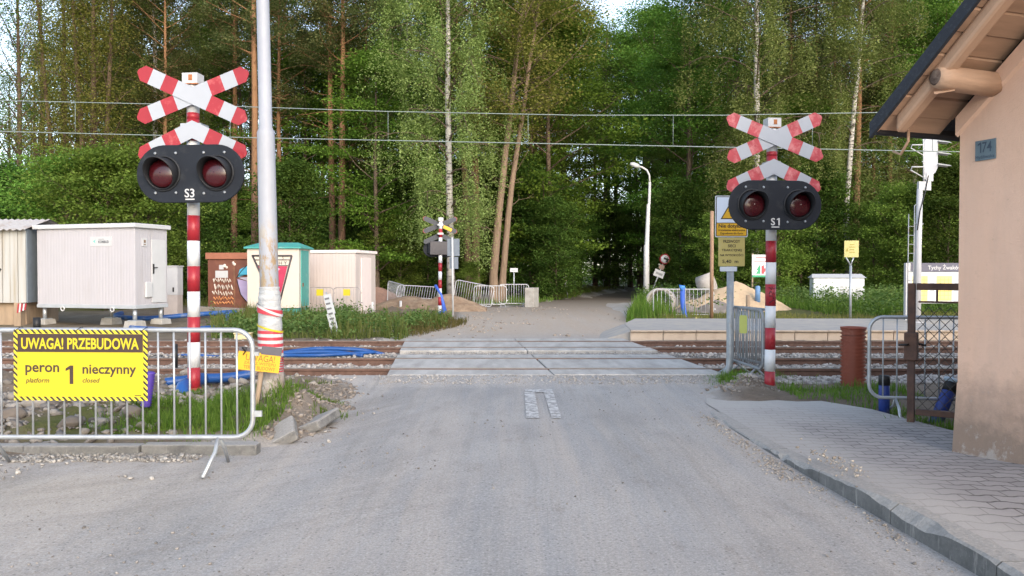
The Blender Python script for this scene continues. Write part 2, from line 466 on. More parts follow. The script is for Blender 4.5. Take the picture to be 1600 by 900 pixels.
    fe = T.mix(T.ramp(mid, .3, .7), (.35,.275,.21), (.47,.385,.305)); fe = T.mix(T.math('MULTIPLY', T.ramp(tracks, .4, .65), .6), fe, (.38,.34,.30))
    c = T.mix(T.math('MULTIPLY', far, .85), c, fe)
    far_dark = T.ramp(sep.outputs[1], 27, 47)  # road colour gets darker with distance beyond the crossing
    c = T.mix(T.math('MULTIPLY', far_dark, .85), c, (.10,.085,.07))
    b = T.n('ShaderNodeBsdfPrincipled'); T.l(c, b.inputs['Base Color']); b.inputs['Roughness'].default_value = .88
    b.inputs['Specular IOR Level'].default_value = .25
    hh = T.math('ADD', T.math('MULTIPLY', fine, .35), T.math('ADD', T.math('MULTIPLY', mid, 1.2), T.math('MULTIPLY', tr2, .8)))
    T.l(T.bump(hh, .55, .012), b.inputs['Normal'])
    T.l(b.outputs[0], out.inputs[0]); return m
ROADM = road_material()
def ribbon(name, ys, fl, fr, zf, mat, nxn=14):
    V = []; 
    for y in ys:
        l, r = fl(y), fr(y)
        for i in range(nxn+1):
            x = l+(r-l)*i/nxn; V.append((x, y, zf(x, y)))
    n = nxn+1; Fq = [(a*n+i, a*n+i+1, (a+1)*n+i+1, (a+1)*n+i) for a in range(len(ys)-1) for i in range(nxn)]
    return npmesh(name, np.array(V), np.array(Fq), mat, smooth=True)
def rz(x, y): return 0.0
ys = list(np.arange(-8, 6.6, .25))+list(np.arange(6.6, 11.45, .15))+[11.46]
road = ribbon('road', ys, lambda y: max(-40, float(road_l(y))-(.5 if y > 6.7 else 0)), lambda y: float(road_r(y))+(.02 if y < 8 else .2 if y < 9.4 else .4), lambda x, y: float(.012*(fbm(np.array(x*.8), np.array(y*.8))-.5)+.074*sst(np.array(y), 10.75, 11.44)), ROADM, 60)
kind(road, 'structure')
ys = list(np.arange(17.95, 40, .4))+list(np.arange(40, 140, 3))
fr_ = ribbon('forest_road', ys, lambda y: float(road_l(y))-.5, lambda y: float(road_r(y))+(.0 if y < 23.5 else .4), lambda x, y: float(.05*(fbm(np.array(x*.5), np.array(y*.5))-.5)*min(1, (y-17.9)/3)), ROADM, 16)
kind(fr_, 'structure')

# worn white mark painted on the road
def wornpaint():
    m, nt, out = newmat('worn_road_paint'); T = NT(nt)
    pos = T.n('ShaderNodeNewGeometry').outputs['Position']
    w = T.ramp(T.math('ADD', T.noise(pos, 11, 8, .75), T.math('MULTIPLY', T.noise(pos, 60, 3, .6), .25)), .55, .80)
    b = T.n('ShaderNodeBsdfPrincipled'); b.inputs['Base Color'].default_value = (.47,.465,.46,1); b.inputs['Roughness'].default_value = .8
    t = T.n('ShaderNodeBsdfTransparent'); mx = T.n('ShaderNodeMixShader')
    T.l(w, mx.inputs[0]); T.l(b.outputs[0], mx.inputs[1]); T.l(t.outputs[0], mx.inputs[2]); T.l(mx.outputs[0], out.inputs[0]); return m
mb = MB()
zz = .0115
mb.add([(.15,8.42,zz),(.29,8.42,zz),(.29,10.25,zz),(.16,10.25,zz)], [(0,1,2,3)])
mb.add([(.17,10.254,zz),(.53,10.254,zz),(.53,10.50,zz),(.17,10.50,zz)], [(0,1,2,3)])
mb.add([(.42,8.42,zz),(.52,8.42,zz),(.53,10.25,zz),(.41,10.25,zz)], [(0,1,2,3)])
rm = mb.build('road_marking', wornpaint()); kind(rm, 'structure')

# ---- side pavement with interlocking blocks
def paver_material():
    m, nt, out = newmat('block_paving'); T = NT(nt)
    pos = T.n('ShaderNodeNewGeometry').outputs['Position']
    rot = T.n('ShaderNodeMapping'); rot.inputs['Rotation'].default_value = (0, 0, R(7)); T.l(pos, rot.inputs['Vector'])
    sep = T.n('ShaderNodeSeparateXYZ'); T.l(rot.outputs[0], sep.inputs[0])
    x, y = sep.outputs[0], sep.outputs[1]
    tri = T.math('PINGPONG', T.math('ADD', x, 50), .10)          # zigzag edge
    tri = T.math('MULTIPLY', T.ramp(tri, .028, .072), .026)
    y2 = T.math('ADD', y, tri)
    com = T.n('ShaderNodeCombineXYZ'); T.l(x, com.inputs[0]); T.l(y2, com.inputs[1])
    br = T.n('ShaderNodeTexBrick'); br.offset = .5; br.inputs['Scale'].default_value = 1
    rowd = T.math('PINGPONG', T.math('ADD', y2, 49.5), .075); rowj = T.ramp(rowd, .015, .005)
    br.inputs['Brick Width'].default_value = .20; br.inputs['Row Height'].default_value = .15
    br.inputs['Mortar Size'].default_value = .006; br.inputs['Mortar Smooth'].default_value = .3
    br.inputs['Color1'].default_value = (.27,.25,.243,1); br.inputs['Color2'].default_value = (.335,.31,.30,1); br.inputs['Mortar'].default_value = (.115,.105,.098,1)
    T.l(com.outputs[0], br.inputs['Vector'])
    n = T.noise(pos, 1.1, 8, .66); f = T.noise(pos, 70, 4, .7)
    bc = T.mix(T.math('MULTIPLY', rowj, .95), br.outputs['Color'], (.06,.055,.05))
    c = T.mix(T.math('MULTIPLY', T.ramp(n, .35, .7), .30), bc, (.38,.355,.335))
    c = T.mix(T.math('MULTIPLY', T.ramp(f, .4, .7), .35), c, (.2,.19,.18))
    sp = T.n('ShaderNodeSeparateXYZ'); T.l(pos, sp.inputs[0])
    # dust drifted over the blocks towards the crossing and the kerb
    dd = T.ramp(T.math('ADD', sp.outputs[1], T.math('MULTIPLY', n, 2.4)), 8.6, 10.6)
    d2 = T.ramp(T.math('SUBTRACT', T.math('ADD', 2.75, T.math('MULTIPLY', n, .5)), sp.outputs[0]), .0, .35)
    dd = T.math('MAXIMUM', T.math('MULTIPLY', dd, .92), T.math('MULTIPLY', d2, .7))
    c = T.mix(dd, c, T.mix(T.ramp(f, .3, .7), (.35,.33,.305), (.43,.405,.375)))
    b = T.n('ShaderNodeBsdfPrincipled'); T.l(c, b.inputs['Base Color']); b.inputs['Roughness'].default_value = .9; b.inputs['Specular IOR Level'].default_value = .2
    inv = T.math('MULTIPLY', T.math('MAXIMUM', T.math('MULTIPLY', br.outputs['Fac'], .4), rowj), T.math('SUBTRACT', -1.0, T.math('MULTIPLY', dd, -1.0)))
    hh = T.math('ADD', inv, T.math('MULTIPLY', f, .25))
    T.l(T.bump(hh, .6, .006), b.inputs['Normal']); T.l(b.outputs[0], out.inputs[0]); return m
ys = list(np.arange(-3, 10.45, .2))
def pv_r(y): return float(np.interp(y, [-3, 7.2, 9.0, 9.85, 10.5], [9, 4.35, 4.05, 3.55, 2.6]))
def pz(x, y): return float(side_z(y))+.006*float(fbm(np.array(x*1.2), np.array(y*1.2))-.5)-.02*max(0, (y-9.6))
pav = ribbon('pavement', ys, lambda y: float(road_r(y))+.15 if y < 9.4 else 2.29+(y-9.4)*.25, pv_r, pz, paver_material(), 30)
kind(pav, 'structure')
# kerb stones
def kerbmat():
    m, nt, out = newmat('kerb_concrete'); T = NT(nt)
    ge = T.n('ShaderNodeNewGeometry'); pos = ge.outputs['Position']; sp = T.n('ShaderNodeSeparateXYZ'); T.l(ge.outputs['Normal'], sp.inputs[0])
    n = T.noise(pos, 5, 8, .7); f = T.noise(pos, 45, 5, .75)
    c = T.mix(T.ramp(n, .3, .7), (.11,.11,.108), (.23,.225,.215)); c = T.mix(T.math('MULTIPLY', T.ramp(f, .55, .7), .4), c, (.34,.33,.31))
    st = T.noise(T.scalev(pos, (9,9,1.2)), 1.5, 6, .7)
    c = T.mix(T.math('MULTIPLY', T.ramp(st, .58, .68), .75), c, (.40,.38,.355))
    d = T.ramp(T.math('ADD', sp.outputs[2], T.math('MULTIPLY', n, .5)), .55, 1.0)      # dust lies on the flat tops
    c = T.mix(T.math('MULTIPLY', d, .85), c, T.mix(T.ramp(f, .35, .65), (.30,.285,.265), (.41,.39,.365)))
    b = T.n('ShaderNodeBsdfPrincipled'); T.l(c, b.inputs['Base Color']); b.inputs['Roughness'].default_value = .92; b.inputs['Specular IOR Level'].default_value = .2
    T.l(T.bump(T.math('ADD', f, T.math('MULTIPLY', n, 2)), .7, .015), b.inputs['Normal']); T.l(b.outputs[0], out.inputs[0]); return m
KERBM = kerbmat()
mb = MB(); y = -2.0
while y < 8.1:
    y1 = y+.97
    nn = 16
    prof_v = []; 
    for i in range(nn+1):
        yy = y+(y1-y)*i/nn; r = float(road_r(yy)); zt = float(side_z(yy))+.004
        ch = .012+.05*float(sst(fbm(np.array(yy*2.6), np.array(3.3), 4), .52, .78))*(1 if yy > 4.2 else .45)
        prof_v += [(r, yy, -.05), (r+.002, yy, zt-ch), (r+ch*1.2, yy, zt), (r+.155, yy, zt+.002), (r+.155, yy, -.05)]
    fs = []
    for i in range(nn):
        for j in range(4):
            fs.append((i*5+j, (i+1)*5+j, (i+1)*5+j+1, i*5+j+1))
    fs = [f[::-1] for f in fs]
    fs.append((0,1,2,3,4)[::-1]); fs.append(tuple(nn*5+j for j in range(5)))
    mb.add(prof_v, fs); y += .98
k1 = mb.build('kerb', KERBM); kind(k1, 'structure')
# kerb along the verge on the far side of the side street
mb = MB(); x = -12.0
for i in range(10):
    a = x+i*.985; 
    if a > -2.9: break
    yb = 6.72+.01*math.sin(i*3)
    mb.box(a, a+.975, yb, yb+.13, -.05, .085+.008*math.sin(i*7))
k2 = mb.build('verge_kerb', KERBM, bevel=.012); kind(k2, 'structure')

# broken kerb slabs heaped at the corner
for i, (x, y, z, sx, sy, sz, rx, ry, rzz, lab) in enumerate([
    (-2.13, 7.35, .05, .30, .42, .10, 12, -28, 12, 'tilted grey kerb slab broken off beside the road corner, the one nearest the camera'),
    (-1.93, 7.95, .05, .26, .62, .10, 3, -22, -8, 'long grey kerb slab lying loose along the road edge, leaning into the gutter'),
    (-2.45, 7.02, .02, .40, .22, .09, -6, 6, 25, 'low grey kerb stub sunk in dirt at the turn of the verge')]):
    mb = MB(); mb.cbox((0,0,0), (sx, sy, sz))
    o = mb.build('broken_kerb_slab', KERBM, bevel=.02, loc=(x, y, z)); o.rotation_euler = (R(rx), R(ry), R(rzz))
    tag(o, lab, 'kerb slab', 'broken kerb slabs at the road corner')

# ---- rails
RAILM = mk('rail_rust', (.125,.07,.052), .75, .3, 12, bump=.3, bscale=60, dirt=(.17,.10,.075), damt=.4)
RAILHEAD = mk('rail_head', (.33,.31,.29), .38, .12, 5, metal=.7)
def rail(y, label, z=.09):
    mb = MB(); c = .036
    prof = [(-.065,-.172),(.065,-.172),(.065,-.160),(.012,-.140),(.010,-.045),(c,-.036),(c,-.004),(-c,-.004),(-c,-.036),(-.010,-.045),(-.012,-.140),(-.065,-.160)]
    n = len(prof); X = (-45, 45); vs = [(X[0], y+p[0], z+p[1]) for p in prof]+[(X[1], y+p[0], z+p[1]) for p in prof]
    fs = [(i, (i+1) % n, (i+1) % n+n, i+n)[::-1] for i in range(n)]+[tuple(range(n)), tuple(range(2*n-1, n-1, -1))]
    mb.add(vs, fs, 0)
    mb.box(X[0], X[1], y-c+.003, y+c-.003, z-.004, z, 1)
    o = mb.build('rail', [RAILM, RAILHEAD]); tag(o, label, 'rail', 'rails of the double track')
    return o
YR = (12.2, 13.7, 15.75, 17.2)
rails = [rail(YR[0], 'rusty rail closest to the road user, first of the four across the crossing'),
         rail(YR[1], 'rusty rail just behind the first one, far rail of the nearer track'),
         rail(YR[2], 'rusty rail just past the gravel strip, near rail of the farther track'),
         rail(YR[3], 'rusty rail beside the low platform edge, last of the four across the crossing')]
cm = MB(); cm.box(-.07,.07,-.10,-.05,-.17,-.135); cm.tube([(0,-.085,-.16),(0,-.085,-.105)], .018, 6); cm.box(-.05,.05,-.066,-.02,-.15,-.12)
first = None
for x in list(np.arange(3.5, 10.6, .62))+list(np.arange(-2.6, -9.5, -.62)):
    if first is None:
        first = cm.build('rail_clip', RUST, rails[0]); c = first
    else:
        c = first.copy(); COL.objects.link(c); c.parent = rails[0]
    c.location = (float(x), YR[0], .09)
SLEEP = mk('sleeper_concrete', (.27,.245,.22), .95, .2, 5, bump=.3, dirt=(.15,.12,.1), damt=.4)
sl = MB(); sl.box(-.13,.13,-1.25,1.25,-.2,0); sle = None
for yc in ((YR[0]+YR[1])/2, (YR[2]+YR[3])/2):
    for x in list(np.arange(3.5, 14, .62))+list(np.arange(-2.6, -14, -.62)):
        if sle is None: o = sle = sl.build('sleeper', SLEEP, bevel=.02)
        else: o = sle.copy(); COL.objects.link(o)
        o.location = (float(x), yc, -.085)
        tag(o, 'concrete sleeper half buried in ballast across the nearer track' if yc < 14.5 else 'concrete sleeper half buried in ballast across the farther track', 'sleeper', 'sleepers of the nearer track' if yc < 14.5 else 'sleepers of the farther track')

# ---- concrete slabs of the level crossing
rows = [(11.48, 12.10, 'in front of the first rail'), (12.30, 13.60, 'between the rails of the nearer track'), (13.80, 14.42, 'behind the second rail, next to the gravel strip'),
        (15.10, 15.64, 'on the far side of the gravel strip'), (15.86, 17.10, 'between the rails of the farther track'), (17.31, 17.95, 'behind the last rail')]
for i, (y0, y1, where) in enumerate(rows):
    xl0 = -1.80-(y0-11.5)*.09; xr0 = 3.08-(y0-11.5)*.09; xl1 = -1.80-(y1-11.5)*.09; xr1 = 3.08-(y1-11.5)*.09
    jx = lambda y: .60-(y-11.5)*.085
    g = .007 if i != 1 else .018
    for side in (0, 1):
        mb = MB()
        poly = [(xl0,y0),(jx(y0)-g,y0),(jx(y1)-g,y1),(xl1,y1)] if side == 0 else [(jx(y0)+g,y0),(xr0,y0),(xr1,y1),(jx(y1)+g,y1)]
        zt = .082+.006*math.sin(i*2.3+side)
        mb.zprism(poly, -.1, zt)
        o = mb.build('crossing_slab', SLAB, bevel=.012)
        tag(o, f'pale concrete crossing slab {where}, on the {"container" if side == 0 else "platform"} side of the diagonal crack', 'slab', 'concrete slabs of the level crossing')

# ---- platform beyond the tracks
PLATTOP = mk('platform_gravel', (.34,.32,.30), .95, .15, 3, bump=.4, bscale=50, dirt=(.40,.35,.28), damt=.4)
PLATEDGE = mk('platform_edge', (.50,.40,.31), .85, .12, 3, bump=.2, dirt=(.33,.25,.19), damt=.3)
mb = MB()
mb.zprism([(2.75,18.33),(34,18.33),(34,23.4),(3.6,23.4),(2.95,21)], -.1, .225)
plat = mb.build('platform', PLATTOP); kind(plat, 'structure')
mb = MB(); mb.add([(1.95,18.33,-.02),(2.75,18.33,-.02),(2.95,21,-.02),(2.3,21,-.02),(2.745,18.33,.22),(2.945,21,.22)], [(0,3,5,4),(0,4,1),(3,2,5),(0,1,2,3)])
mb.build('ramp', PLATTOP, plat)
em = MB(); em.box(0, .735, -.13, 0, -.28, .0); em.box(0, .735, -.19, 0, .0, .03)
e0 = None
for i in range(42):
    if e0 is None: c = e0 = em.build('edge_panel', PLATEDGE, plat, bevel=.006)
    else: c = e0.copy(); COL.objects.link(c); c.parent = plat
    c.location = (2.70+i*.75, 18.33, .215)
# ================================================================== crossing signals
def pole_bands(mb, segs, x=0, y=0, r=.075, n=20, lean=0.0):
    """segs: (z0, z1, slot)"""
    for z0, z1, s in segs:
        mb.tube([(x+lean*z0, y, z0), (x+lean*z1, y, z1)], r, n, mi=s)
def strip_poly(c, ang, a, b, w, point=False):
    """strip along direction ang from a to b, width w, in x,z"""
    d = (math.cos(ang), math.sin(ang)); p = (-d[1], d[0])
    q = lambda t, s: (c[0]+d[0]*t+p[0]*s, c[1]+d[1]*t+p[1]*s)
    if point:
        e = w*.36
        return [q(a,-w/2), q(b-e,-w/2), q(b,-w*.10), q(b,w*.10), q(b-e,w/2), q(a,w/2)]
    return [q(a,-w/2), q(b,-w/2), q(b,w/2), q(a,w/2)]

VISORM = mk('visor_black', (.012,.013,.016), .55, .2, 3)
def hood_mesh(mb, cx, cz, rr, y0, top, bot, n=40):
    """visor: tube long at the top, short below"""
    vo = []; fs = []
    for k, r in enumerate((rr, rr-.012)):
        for j in range(n):
            a = 2*math.pi*j/n
            t = .5+.5*math.sin(a); L = bot+(top-bot)*(t**1.1)
            vo.append((cx+r*math.cos(a), y0, cz+r*math.sin(a))); vo.append((cx+r*math.cos(a)*.97, y0-L, cz+r*math.sin(a)*.97-.01))
    for j in range(n):
        j2 = (j+1) % n
        fs.append((2*j, 2*j2, 2*j2+1, 2*j+1)); b = 2*n
        fs.append((b+2*j, b+2*j+1, b+2*j2+1, b+2*j2)); fs.append((2*j+1, 2*j2+1, b+2*j2+1, b+2*j+1))
    o = mb.smooth; mb.smooth = True; mb.add(vo, fs); mb.smooth = o

def crossing_signal(label, loc, sc, rzv, txt, segs, tilt, faded, lean, rear=False, group='crossing warning signals', dcx=0.0, dhx=0.0):
    t = thing('crossing_signal', label, 'signal', loc, rzv, group)
    t.scale = (sc, sc, sc)
    redm = REDFADE if faded else RED
    H = 3.68
    mb = MB(); pole_bands(mb, segs, r=.072, lean=lean); mb.build('pole', [POLEWHITE, RED], t)
    cx = lean*3.4+dcx
    mb = MB(); mb.cbox((lean*3.7, 0, 3.735), (.19,.17,.125), 0); mb.cbox((lean*3.7+.01,-.087,3.74), (.05,.006,.07), 1); mb.box(lean*3.7-.10,lean*3.7+.10,-.09,.09,3.66,3.673,1)
    mb.build('cap_box', [WHITE, mk('rust_stain', (.35,.13,.05), .8, .4, 20)], t, bevel=.008)
    # three crossed boards
    yb = -.125 if not rear else -.125
    backm = mk('sign_back', (.035,.04,.05), .5, .15, 4)
    def board(name, c, arms, y, mats):
        o = None; mb = MB()
        for ang in arms:
            for a, b, s, pt in ((0, .225, 0, False), (.225, .395, 1, False), (.395, .565, 0, False), (.565, .735, 1, True)):
                mb.prism(strip_poly(c, ang, a, b, .19, pt), y-.004, y+.004, s)
            # stiffener on the rear
            mb.prism(strip_poly(c, ang, .0, .715, .186, True), y+.0045, y+.012, 2)
        return mb.build(name, mats, t)
    mats = [SIGNGREY, redm, backm]
    cz = 3.515; a = R(22.5); tl = R(tilt)
    # centre hexagon is covered by overlapping strips; slight depth offset keeps them apart
    board('cross_board', (cx, cz), (a+tl, math.pi+a+tl), yb, mats)
    board('cross_board', (cx, cz), (-a+tl, math.pi-a+tl), yb-.013, mats)
    # centre plate on the lower board so that no red shows at the crossing
    apex = (cx-.01, 3.225)
    mb = MB(); w = .19
    for sgn in (1, -1):
        ang = R(-25) if sgn == 1 else math.pi+R(25)
        d = (math.cos(ang), math.sin(ang)); p = (-d[1]*sgn, d[0]*sgn)
        # mitred at the apex
        top0 = (apex[0], apex[1]+.0); bot0 = (apex[0], apex[1]-w/math.cos(R(25)))
        def q(tt, s): return (top0[0]+d[0]*tt-p[0]*s, top0[1]+d[1]*tt-p[1]*s)
        sh = w*math.tan(R(25))
        cuts = (0, .24, .42, .60, .78)
        for i in range(4):
            s = (0, 1, 0, 1)[i]; a0, a1 = cuts[i], cuts[i+1]
            if i == 0: poly = [top0, q(a1, 0), q(a1, w), bot0]
            elif i == 3: poly = [q(a0,0), q(a1-.06,0), q(a1,w*.4), q(a1,w*.6), q(a1-.06,w), q(a0,w)]
            else: poly = [q(a0,0), q(a1,0), q(a1,w), q(a0,w)]
            mb.prism(poly, yb-.004, yb+.004, s); mb.prism(poly, yb+.0045, yb+.012, 2)
    mb.build('chevron_board', mats, t)
    mb = MB()
    for z in (3.515, 3.165): mb.box(min(cx,0)-.09, max(cx,0)+.09, -.11, .09, z-.03, z+.03); mb.build('board_clamp', GALV, t); mb = MB()
    # lamp head
    hz = 2.575; hw, hh = .655, .335; rd = hh
    pts = []
    for k in range(17):
        b = -math.pi/2+math.pi*k/16; pts.append((hw-rd+rd*math.cos(b), hz+rd*math.sin(b)))
    for k in range(17):
        b = math.pi/2+math.pi*k/16; pts.append((-hw+rd+rd*math.cos(b), hz+rd*math.sin(b)))
    hx = lean*2.6-.01+dhx
    mb = MB(); mb.prism([(p[0]+hx, p[1]) for p in pts], -.30, -.27)
    hb = mb.build('backboard', BLACKPANEL, t, bevel=.008)
    for bx, bz in ((-.42,.24),(-.17,.24),(.17,.24),(.42,.24),(-.42,-.22),(-.17,-.22),(.17,-.23),(.42,-.22)):
        mb = MB(); mb.lathe([(.0,.0),(.018,.002),(.014,.012),(.0,.014)], 10, c=(hx+bx,-.30,hz+bz), axis='y'); mb.build('bolt', GALVOLD, hb)
    for sx in (-1, 1):
        cxx = hx+sx*.325
        mb = MB(); hood_mesh(mb, cxx, hz+.005, .185, -.30, .22, .025)
        mb.lathe([(.212,0),(.212,.010),(.19,.016),(.19,0)], 40, c=(cxx,-.30,hz+.005), axis='y')
        mb.build('visor', VISORM, t)
        mb = MB(); mb.lathe([(.165*math.cos(R(a)),.012+.060*math.sin(R(a))) for a in (0,8,16,24,32,40,48,56,64,72,80,86)]+[(0,.072)], 48, c=(cxx,-.30,hz+.005), axis='y')
        mb.build('lens', LENS, t)
        mb = MB(); mb.box(cxx-.17, cxx+.17, -.27, -.09, hz-.19, hz+.21)
        mb.build('lamp_housing', BLACKPANEL if not rear else mk('lamp_housing_paint', (.03,.035,.045), .5), t, bevel=.02)
    if txt:
        mb = MB()
        if txt == 'S1':
            text_into(mb, 'S', hx-.035, hz-.225, -.301, h=.10, bold=.02); one_into(mb, hx+.040, hz-.225, -.301, .10, .042)
        else: text_into(mb, txt, hx-.005, hz-.225, -.301, h=.10, bold=.014)
        mb.build('lettering', CLEANWHITE, t)
        mb = MB(); mb.box(hx-.055, hx+.055, -.303, -.301, hz-.305, hz-.29); mb.build('underline', CLEANWHITE, t)
    mb = MB(); mb.box(hx-.12, hx+.12, -.27, .08, hz+.10, hz+.15); mb.box(hx-.12, hx+.12, -.27, .08, hz-.15, hz-.10)
    mb.build('bracket', GALV, t)
    mb = MB(); mb.lathe([(.17,0),(.17,.015),(.09,.025),(.085,.05),(.075,.05)], 18); mb.build('foot_plate', RED if not faded else CONCRETE, t)
    return t

k3 = 9.6/F; zb = lambda p: (612-p)*k3
seg3 = []; ys_ = [612, 574, 534.5, 495, 455.5, 416, 376.5, 337, 300, 250, 222, 212, 188, 178, 133]; cols = [1,0,1,0,1,0,1,0,0,0,1,0,1,0]
cols = [1,0,1,0,1,0,1,0,0,0,1,1,0,1]
cols = [1,0,1,0,1,0,1,0,0,0,1,1,1,0]
for i in range(14): seg3.append((zb(ys_[i]), zb(ys_[i+1]), cols[i]))
s3 = crossing_signal('crossing signal with S3 on its lamp head, red and white pole by the yellow banner', (gx(302,9.6), 9.6, gz(612,9.6)), 1.0, R(-6), 'S3', seg3, -2.0, False, .004, dcx=.06, dhx=.125)
k1_ = 10.6/F/.95; zb1 = lambda p: (612-p)*k1_
ys1 = [612, 580, 546, 512, 478, 444, 410, 376.5, 340, 300, 274, 262, 245, 238, 199]
seg1 = [(zb1(ys1[i]), zb1(ys1[i+1]), cols[i]) for i in range(14)]
s1 = crossing_signal('crossing signal with S1 on its lamp head, pole at the end of the pavement', (gx(1203.5,10.6), 10.6, gz(612,10.6)), .95, R(6), 'S1', seg1, 1.5, True, .004, dcx=-.015, dhx=-.065)
# scribble on one red band of S1
mb = MB(); rr = random.Random(3)
for k in range(4):
    zc = zb1(461)+.10-.065*k
    pth = [(-.045+.09*i/6+rr.uniform(-.008,.008), -.0745-.0+.0, zc+rr.uniform(-.028,.028)) for i in range(7)]
    pth = [(x, -math.sqrt(max(0, .0735**2-x*x)), z) for x, _, z in pth]
    mb.tube(pth, .0055, 5)
mb.build('scribble', mk('dark_marker', (.06,.02,.03), .6), s1)
# the signal on the far side, seen from behind
segR = []; zt = 0
for i in range(11): segR.append((i*.335, (i+1)*.335, i % 2))
s2 = crossing_signal('far crossing signal turned away, dark backs of its crossed boards, beside the blue pipe', (gx(687,30), 30, .03), .95, R(180+14), '', segR, 0, False, -.012)
mb = MB(); mb.prism(strip_poly((0,0), R(0), 0, .36, .13, False), -.006, .006)
o = mb.build('yellow_strip', YELLOWORANGE, s2); o.location = (-.17, -.105, 3.455); o.rotation_euler = (0, R(180-24), 0)
mb = MB(); mb.box(-.40,.40,-.02,.12,2.33,2.86); mb.build('relay_box', mk('grey_brown_box', (.055,.05,.055), .5), s2, bevel=.02)

# ================================================================== crowd barriers
def barrier(label, loc, rzv, L=2.3, nb=18, H=1.10, zl=.27, mat=GALV, rot=None, group='steel crowd barriers', feet=True, r=.019, latch=True):
    t = thing('crowd_barrier', label, 'barrier', loc, rzv, group, rot)
    x0, x1 = -L/2, L/2; rc = .14; pts = []
    for cx, cz, a0 in ((x1-rc, zl+rc, -90), (x1-rc, H-rc, 0), (x0+rc, H-rc, 90), (x0+rc, zl+rc, 180)):
        for k in range(7):
            a = R(a0+90*k/6); pts.append((cx+rc*math.cos(a), 0, cz+rc*math.sin(a)))
    mb = MB(); mb.tube(pts, r, 10, closed=True); mb.build('frame', mat, t)
    mb = MB()
    for i in range(nb):
        x = x0+(i+1)*L/(nb+1)
        mb.tube([(x,0,zl),(x,0,H)], r*.42, 7)
    mb.build('bars', mat, t)
    if feet:
        for x in (x0+.27, x1-.27):
            for s in (-1, 1):
                mb = MB(); mb.tube([(x,0,zl),(x+.01,s*.10,zl-.10),(x-.02,s*.27,.012)], r*.8, 8)
                mb.build('leg', mat, t)
    if latch:
        mb = MB(); mb.box(x1, x1+.07, -.012, .012, zl+.16, zl+.205); mb.build('hook', mat, t)
        mb = MB(); mb.box(x1, x1+.05, -.012, .012, H-.20, H-.17); mb.build('hook', mat, t)
    return t
bl = barrier('galvanised barrier carrying the big yellow banner, in front of the stones', (gx(390,6.2)-1.15+.01, 6.2, 0), R(0), L=2.32, nb=18, H=1.095, zl=.262)
# ---- banner
def hazard():
    m, nt, out = newmat('hazard_stripes'); T = NT(nt)
    tc = T.n('ShaderNodeTexCoord').outputs['Object']; sp = T.n('ShaderNodeSeparateXYZ'); T.l(tc, sp.inputs[0])
    f = T.math('FRACT', T.math('MULTIPLY', T.math('ADD', T.math('ADD', sp.outputs[0], sp.outputs[2]), 10), 21.5))
    c = T.mix(T.math('GREATER_THAN', f, .5), (.80,.66,.03), (.03,.022,.02))
    b = T.n('ShaderNodeBsdfPrincipled'); T.l(c, b.inputs['Base Color']); b.inputs['Roughness'].default_value = .45
    T.l(b.outputs[0], out.inputs[0]); return m
HAZ = hazard()
kx = 6.16/F
bn = thing('banner', 'yellow banner reading UWAGA! PRZEBUDOWA with hazard stripes, tied to a barrier', 'sign', (gx(124,6.16), 6.165, gz(571,6.16)), 0, None)
bn.rotation_euler = (0, R(.3), 0)
BW, BH = 209*kx, 111*kx
mb = MB(); mb.box(-BW/2, BW/2, 0, .006, -BH/2, BH/2); mb.build('panel', HAZ, bn)
mb = MB(); b_ = 6*kx; mb.box(-BW/2+b_, BW/2-b_, -.0025, -.0005, -BH/2+b_, BH/2-b_); mb.build('yellow_field', YELLOW, bn)
BROWN = mk('dark_brown_print', (.045,.026,.022), .5, .1)
mb = MB(); mb.box(-BW/2+b_+.002, BW/2-b_-.002, -.0048, -.003, BH/2-b_-29*kx, BH/2-b_-.002); mb.build('header_strip', BROWN, bn)
px = lambda p: (p-124)*kx
pz = lambda p: (571-p)*kx
mb = MB(); text_into(mb, 'UWAGA! PRZEBUDOWA', px(124), pz(537), -.0055, w=184*kx, h=18*kx, bold=.025); mb.build('headline', YELLOW, bn)
mb = MB()
text_into(mb, 'peron', px(64.5), pz(579), -.003, w=53*kx, bold=.02)
one_into(mb, px(107), pz(586), -.003, 29*kx, 12*kx)
text_into(mb, 'nieczynny', px(169.5), pz(579.5), -.003, w=84*kx, bold=.02)
text_into(mb, 'platform', px(57), pz(596), -.003, w=37*kx, shear=.2, bold=.012)
text_into(mb, 'closed', px(141), pz(594.5), -.003, w=27*kx, shear=.2, bold=.012)
mb.box(px(209), px(219), -.0042, -.003, pz(618.5), pz(617.5))
mb.build('lettering', BROWN, bn)
mb = MB()
for x in (-BW/2+.03, -.02, BW/2-.03):
    mb.tube([(x+.022*math.cos(a), .02+.03*math.sin(a), BH/2-.0+.02*math.cos(a)) for a in [2*math.pi*i/10 for i in range(10)]], .003, 5, closed=True)
mb.build('cable_tie', BLACK, bn)

# ---- small yellow sign by the lamp pole
ws = thing('notice_board', 'small tilted orange yellow notice reading UWAGA! hung on the lamp pole', 'sign', (gx(405,8.0), 7.98, gz(562,8.0)), 0)
ws.rotation_euler = (0, R(7), R(8))
k8 = 8.0/F
mb = MB(); mb.box(-32*k8, 32*k8, 0, .006, -18*k8, 16*k8); mb.build('panel', YELLOWORANGE, ws)
mb = MB(); mb.box(2*k8, 33*k8, -.004, -.001, 9*k8, 22*k8); mb.box(-32*k8, 2*k8, -.004, -.001, 11*k8, 17*k8); mb.build('dark_header', mk('grey_header', (.09,.085,.10), .5), ws)
mb = MB(); text_into(mb, 'UWAGA!', 2*k8, 2.5*k8, -.001, w=44*k8, h=10*k8); text_into(mb, 'ZAKAZ WSTĘPU', 2*k8, -6.5*k8, -.001, w=48*k8, h=5.5*k8); text_into(mb, 'TEREN BUDOWY', 2*k8, -13*k8, -.001, w=48*k8, h=5.5*k8)
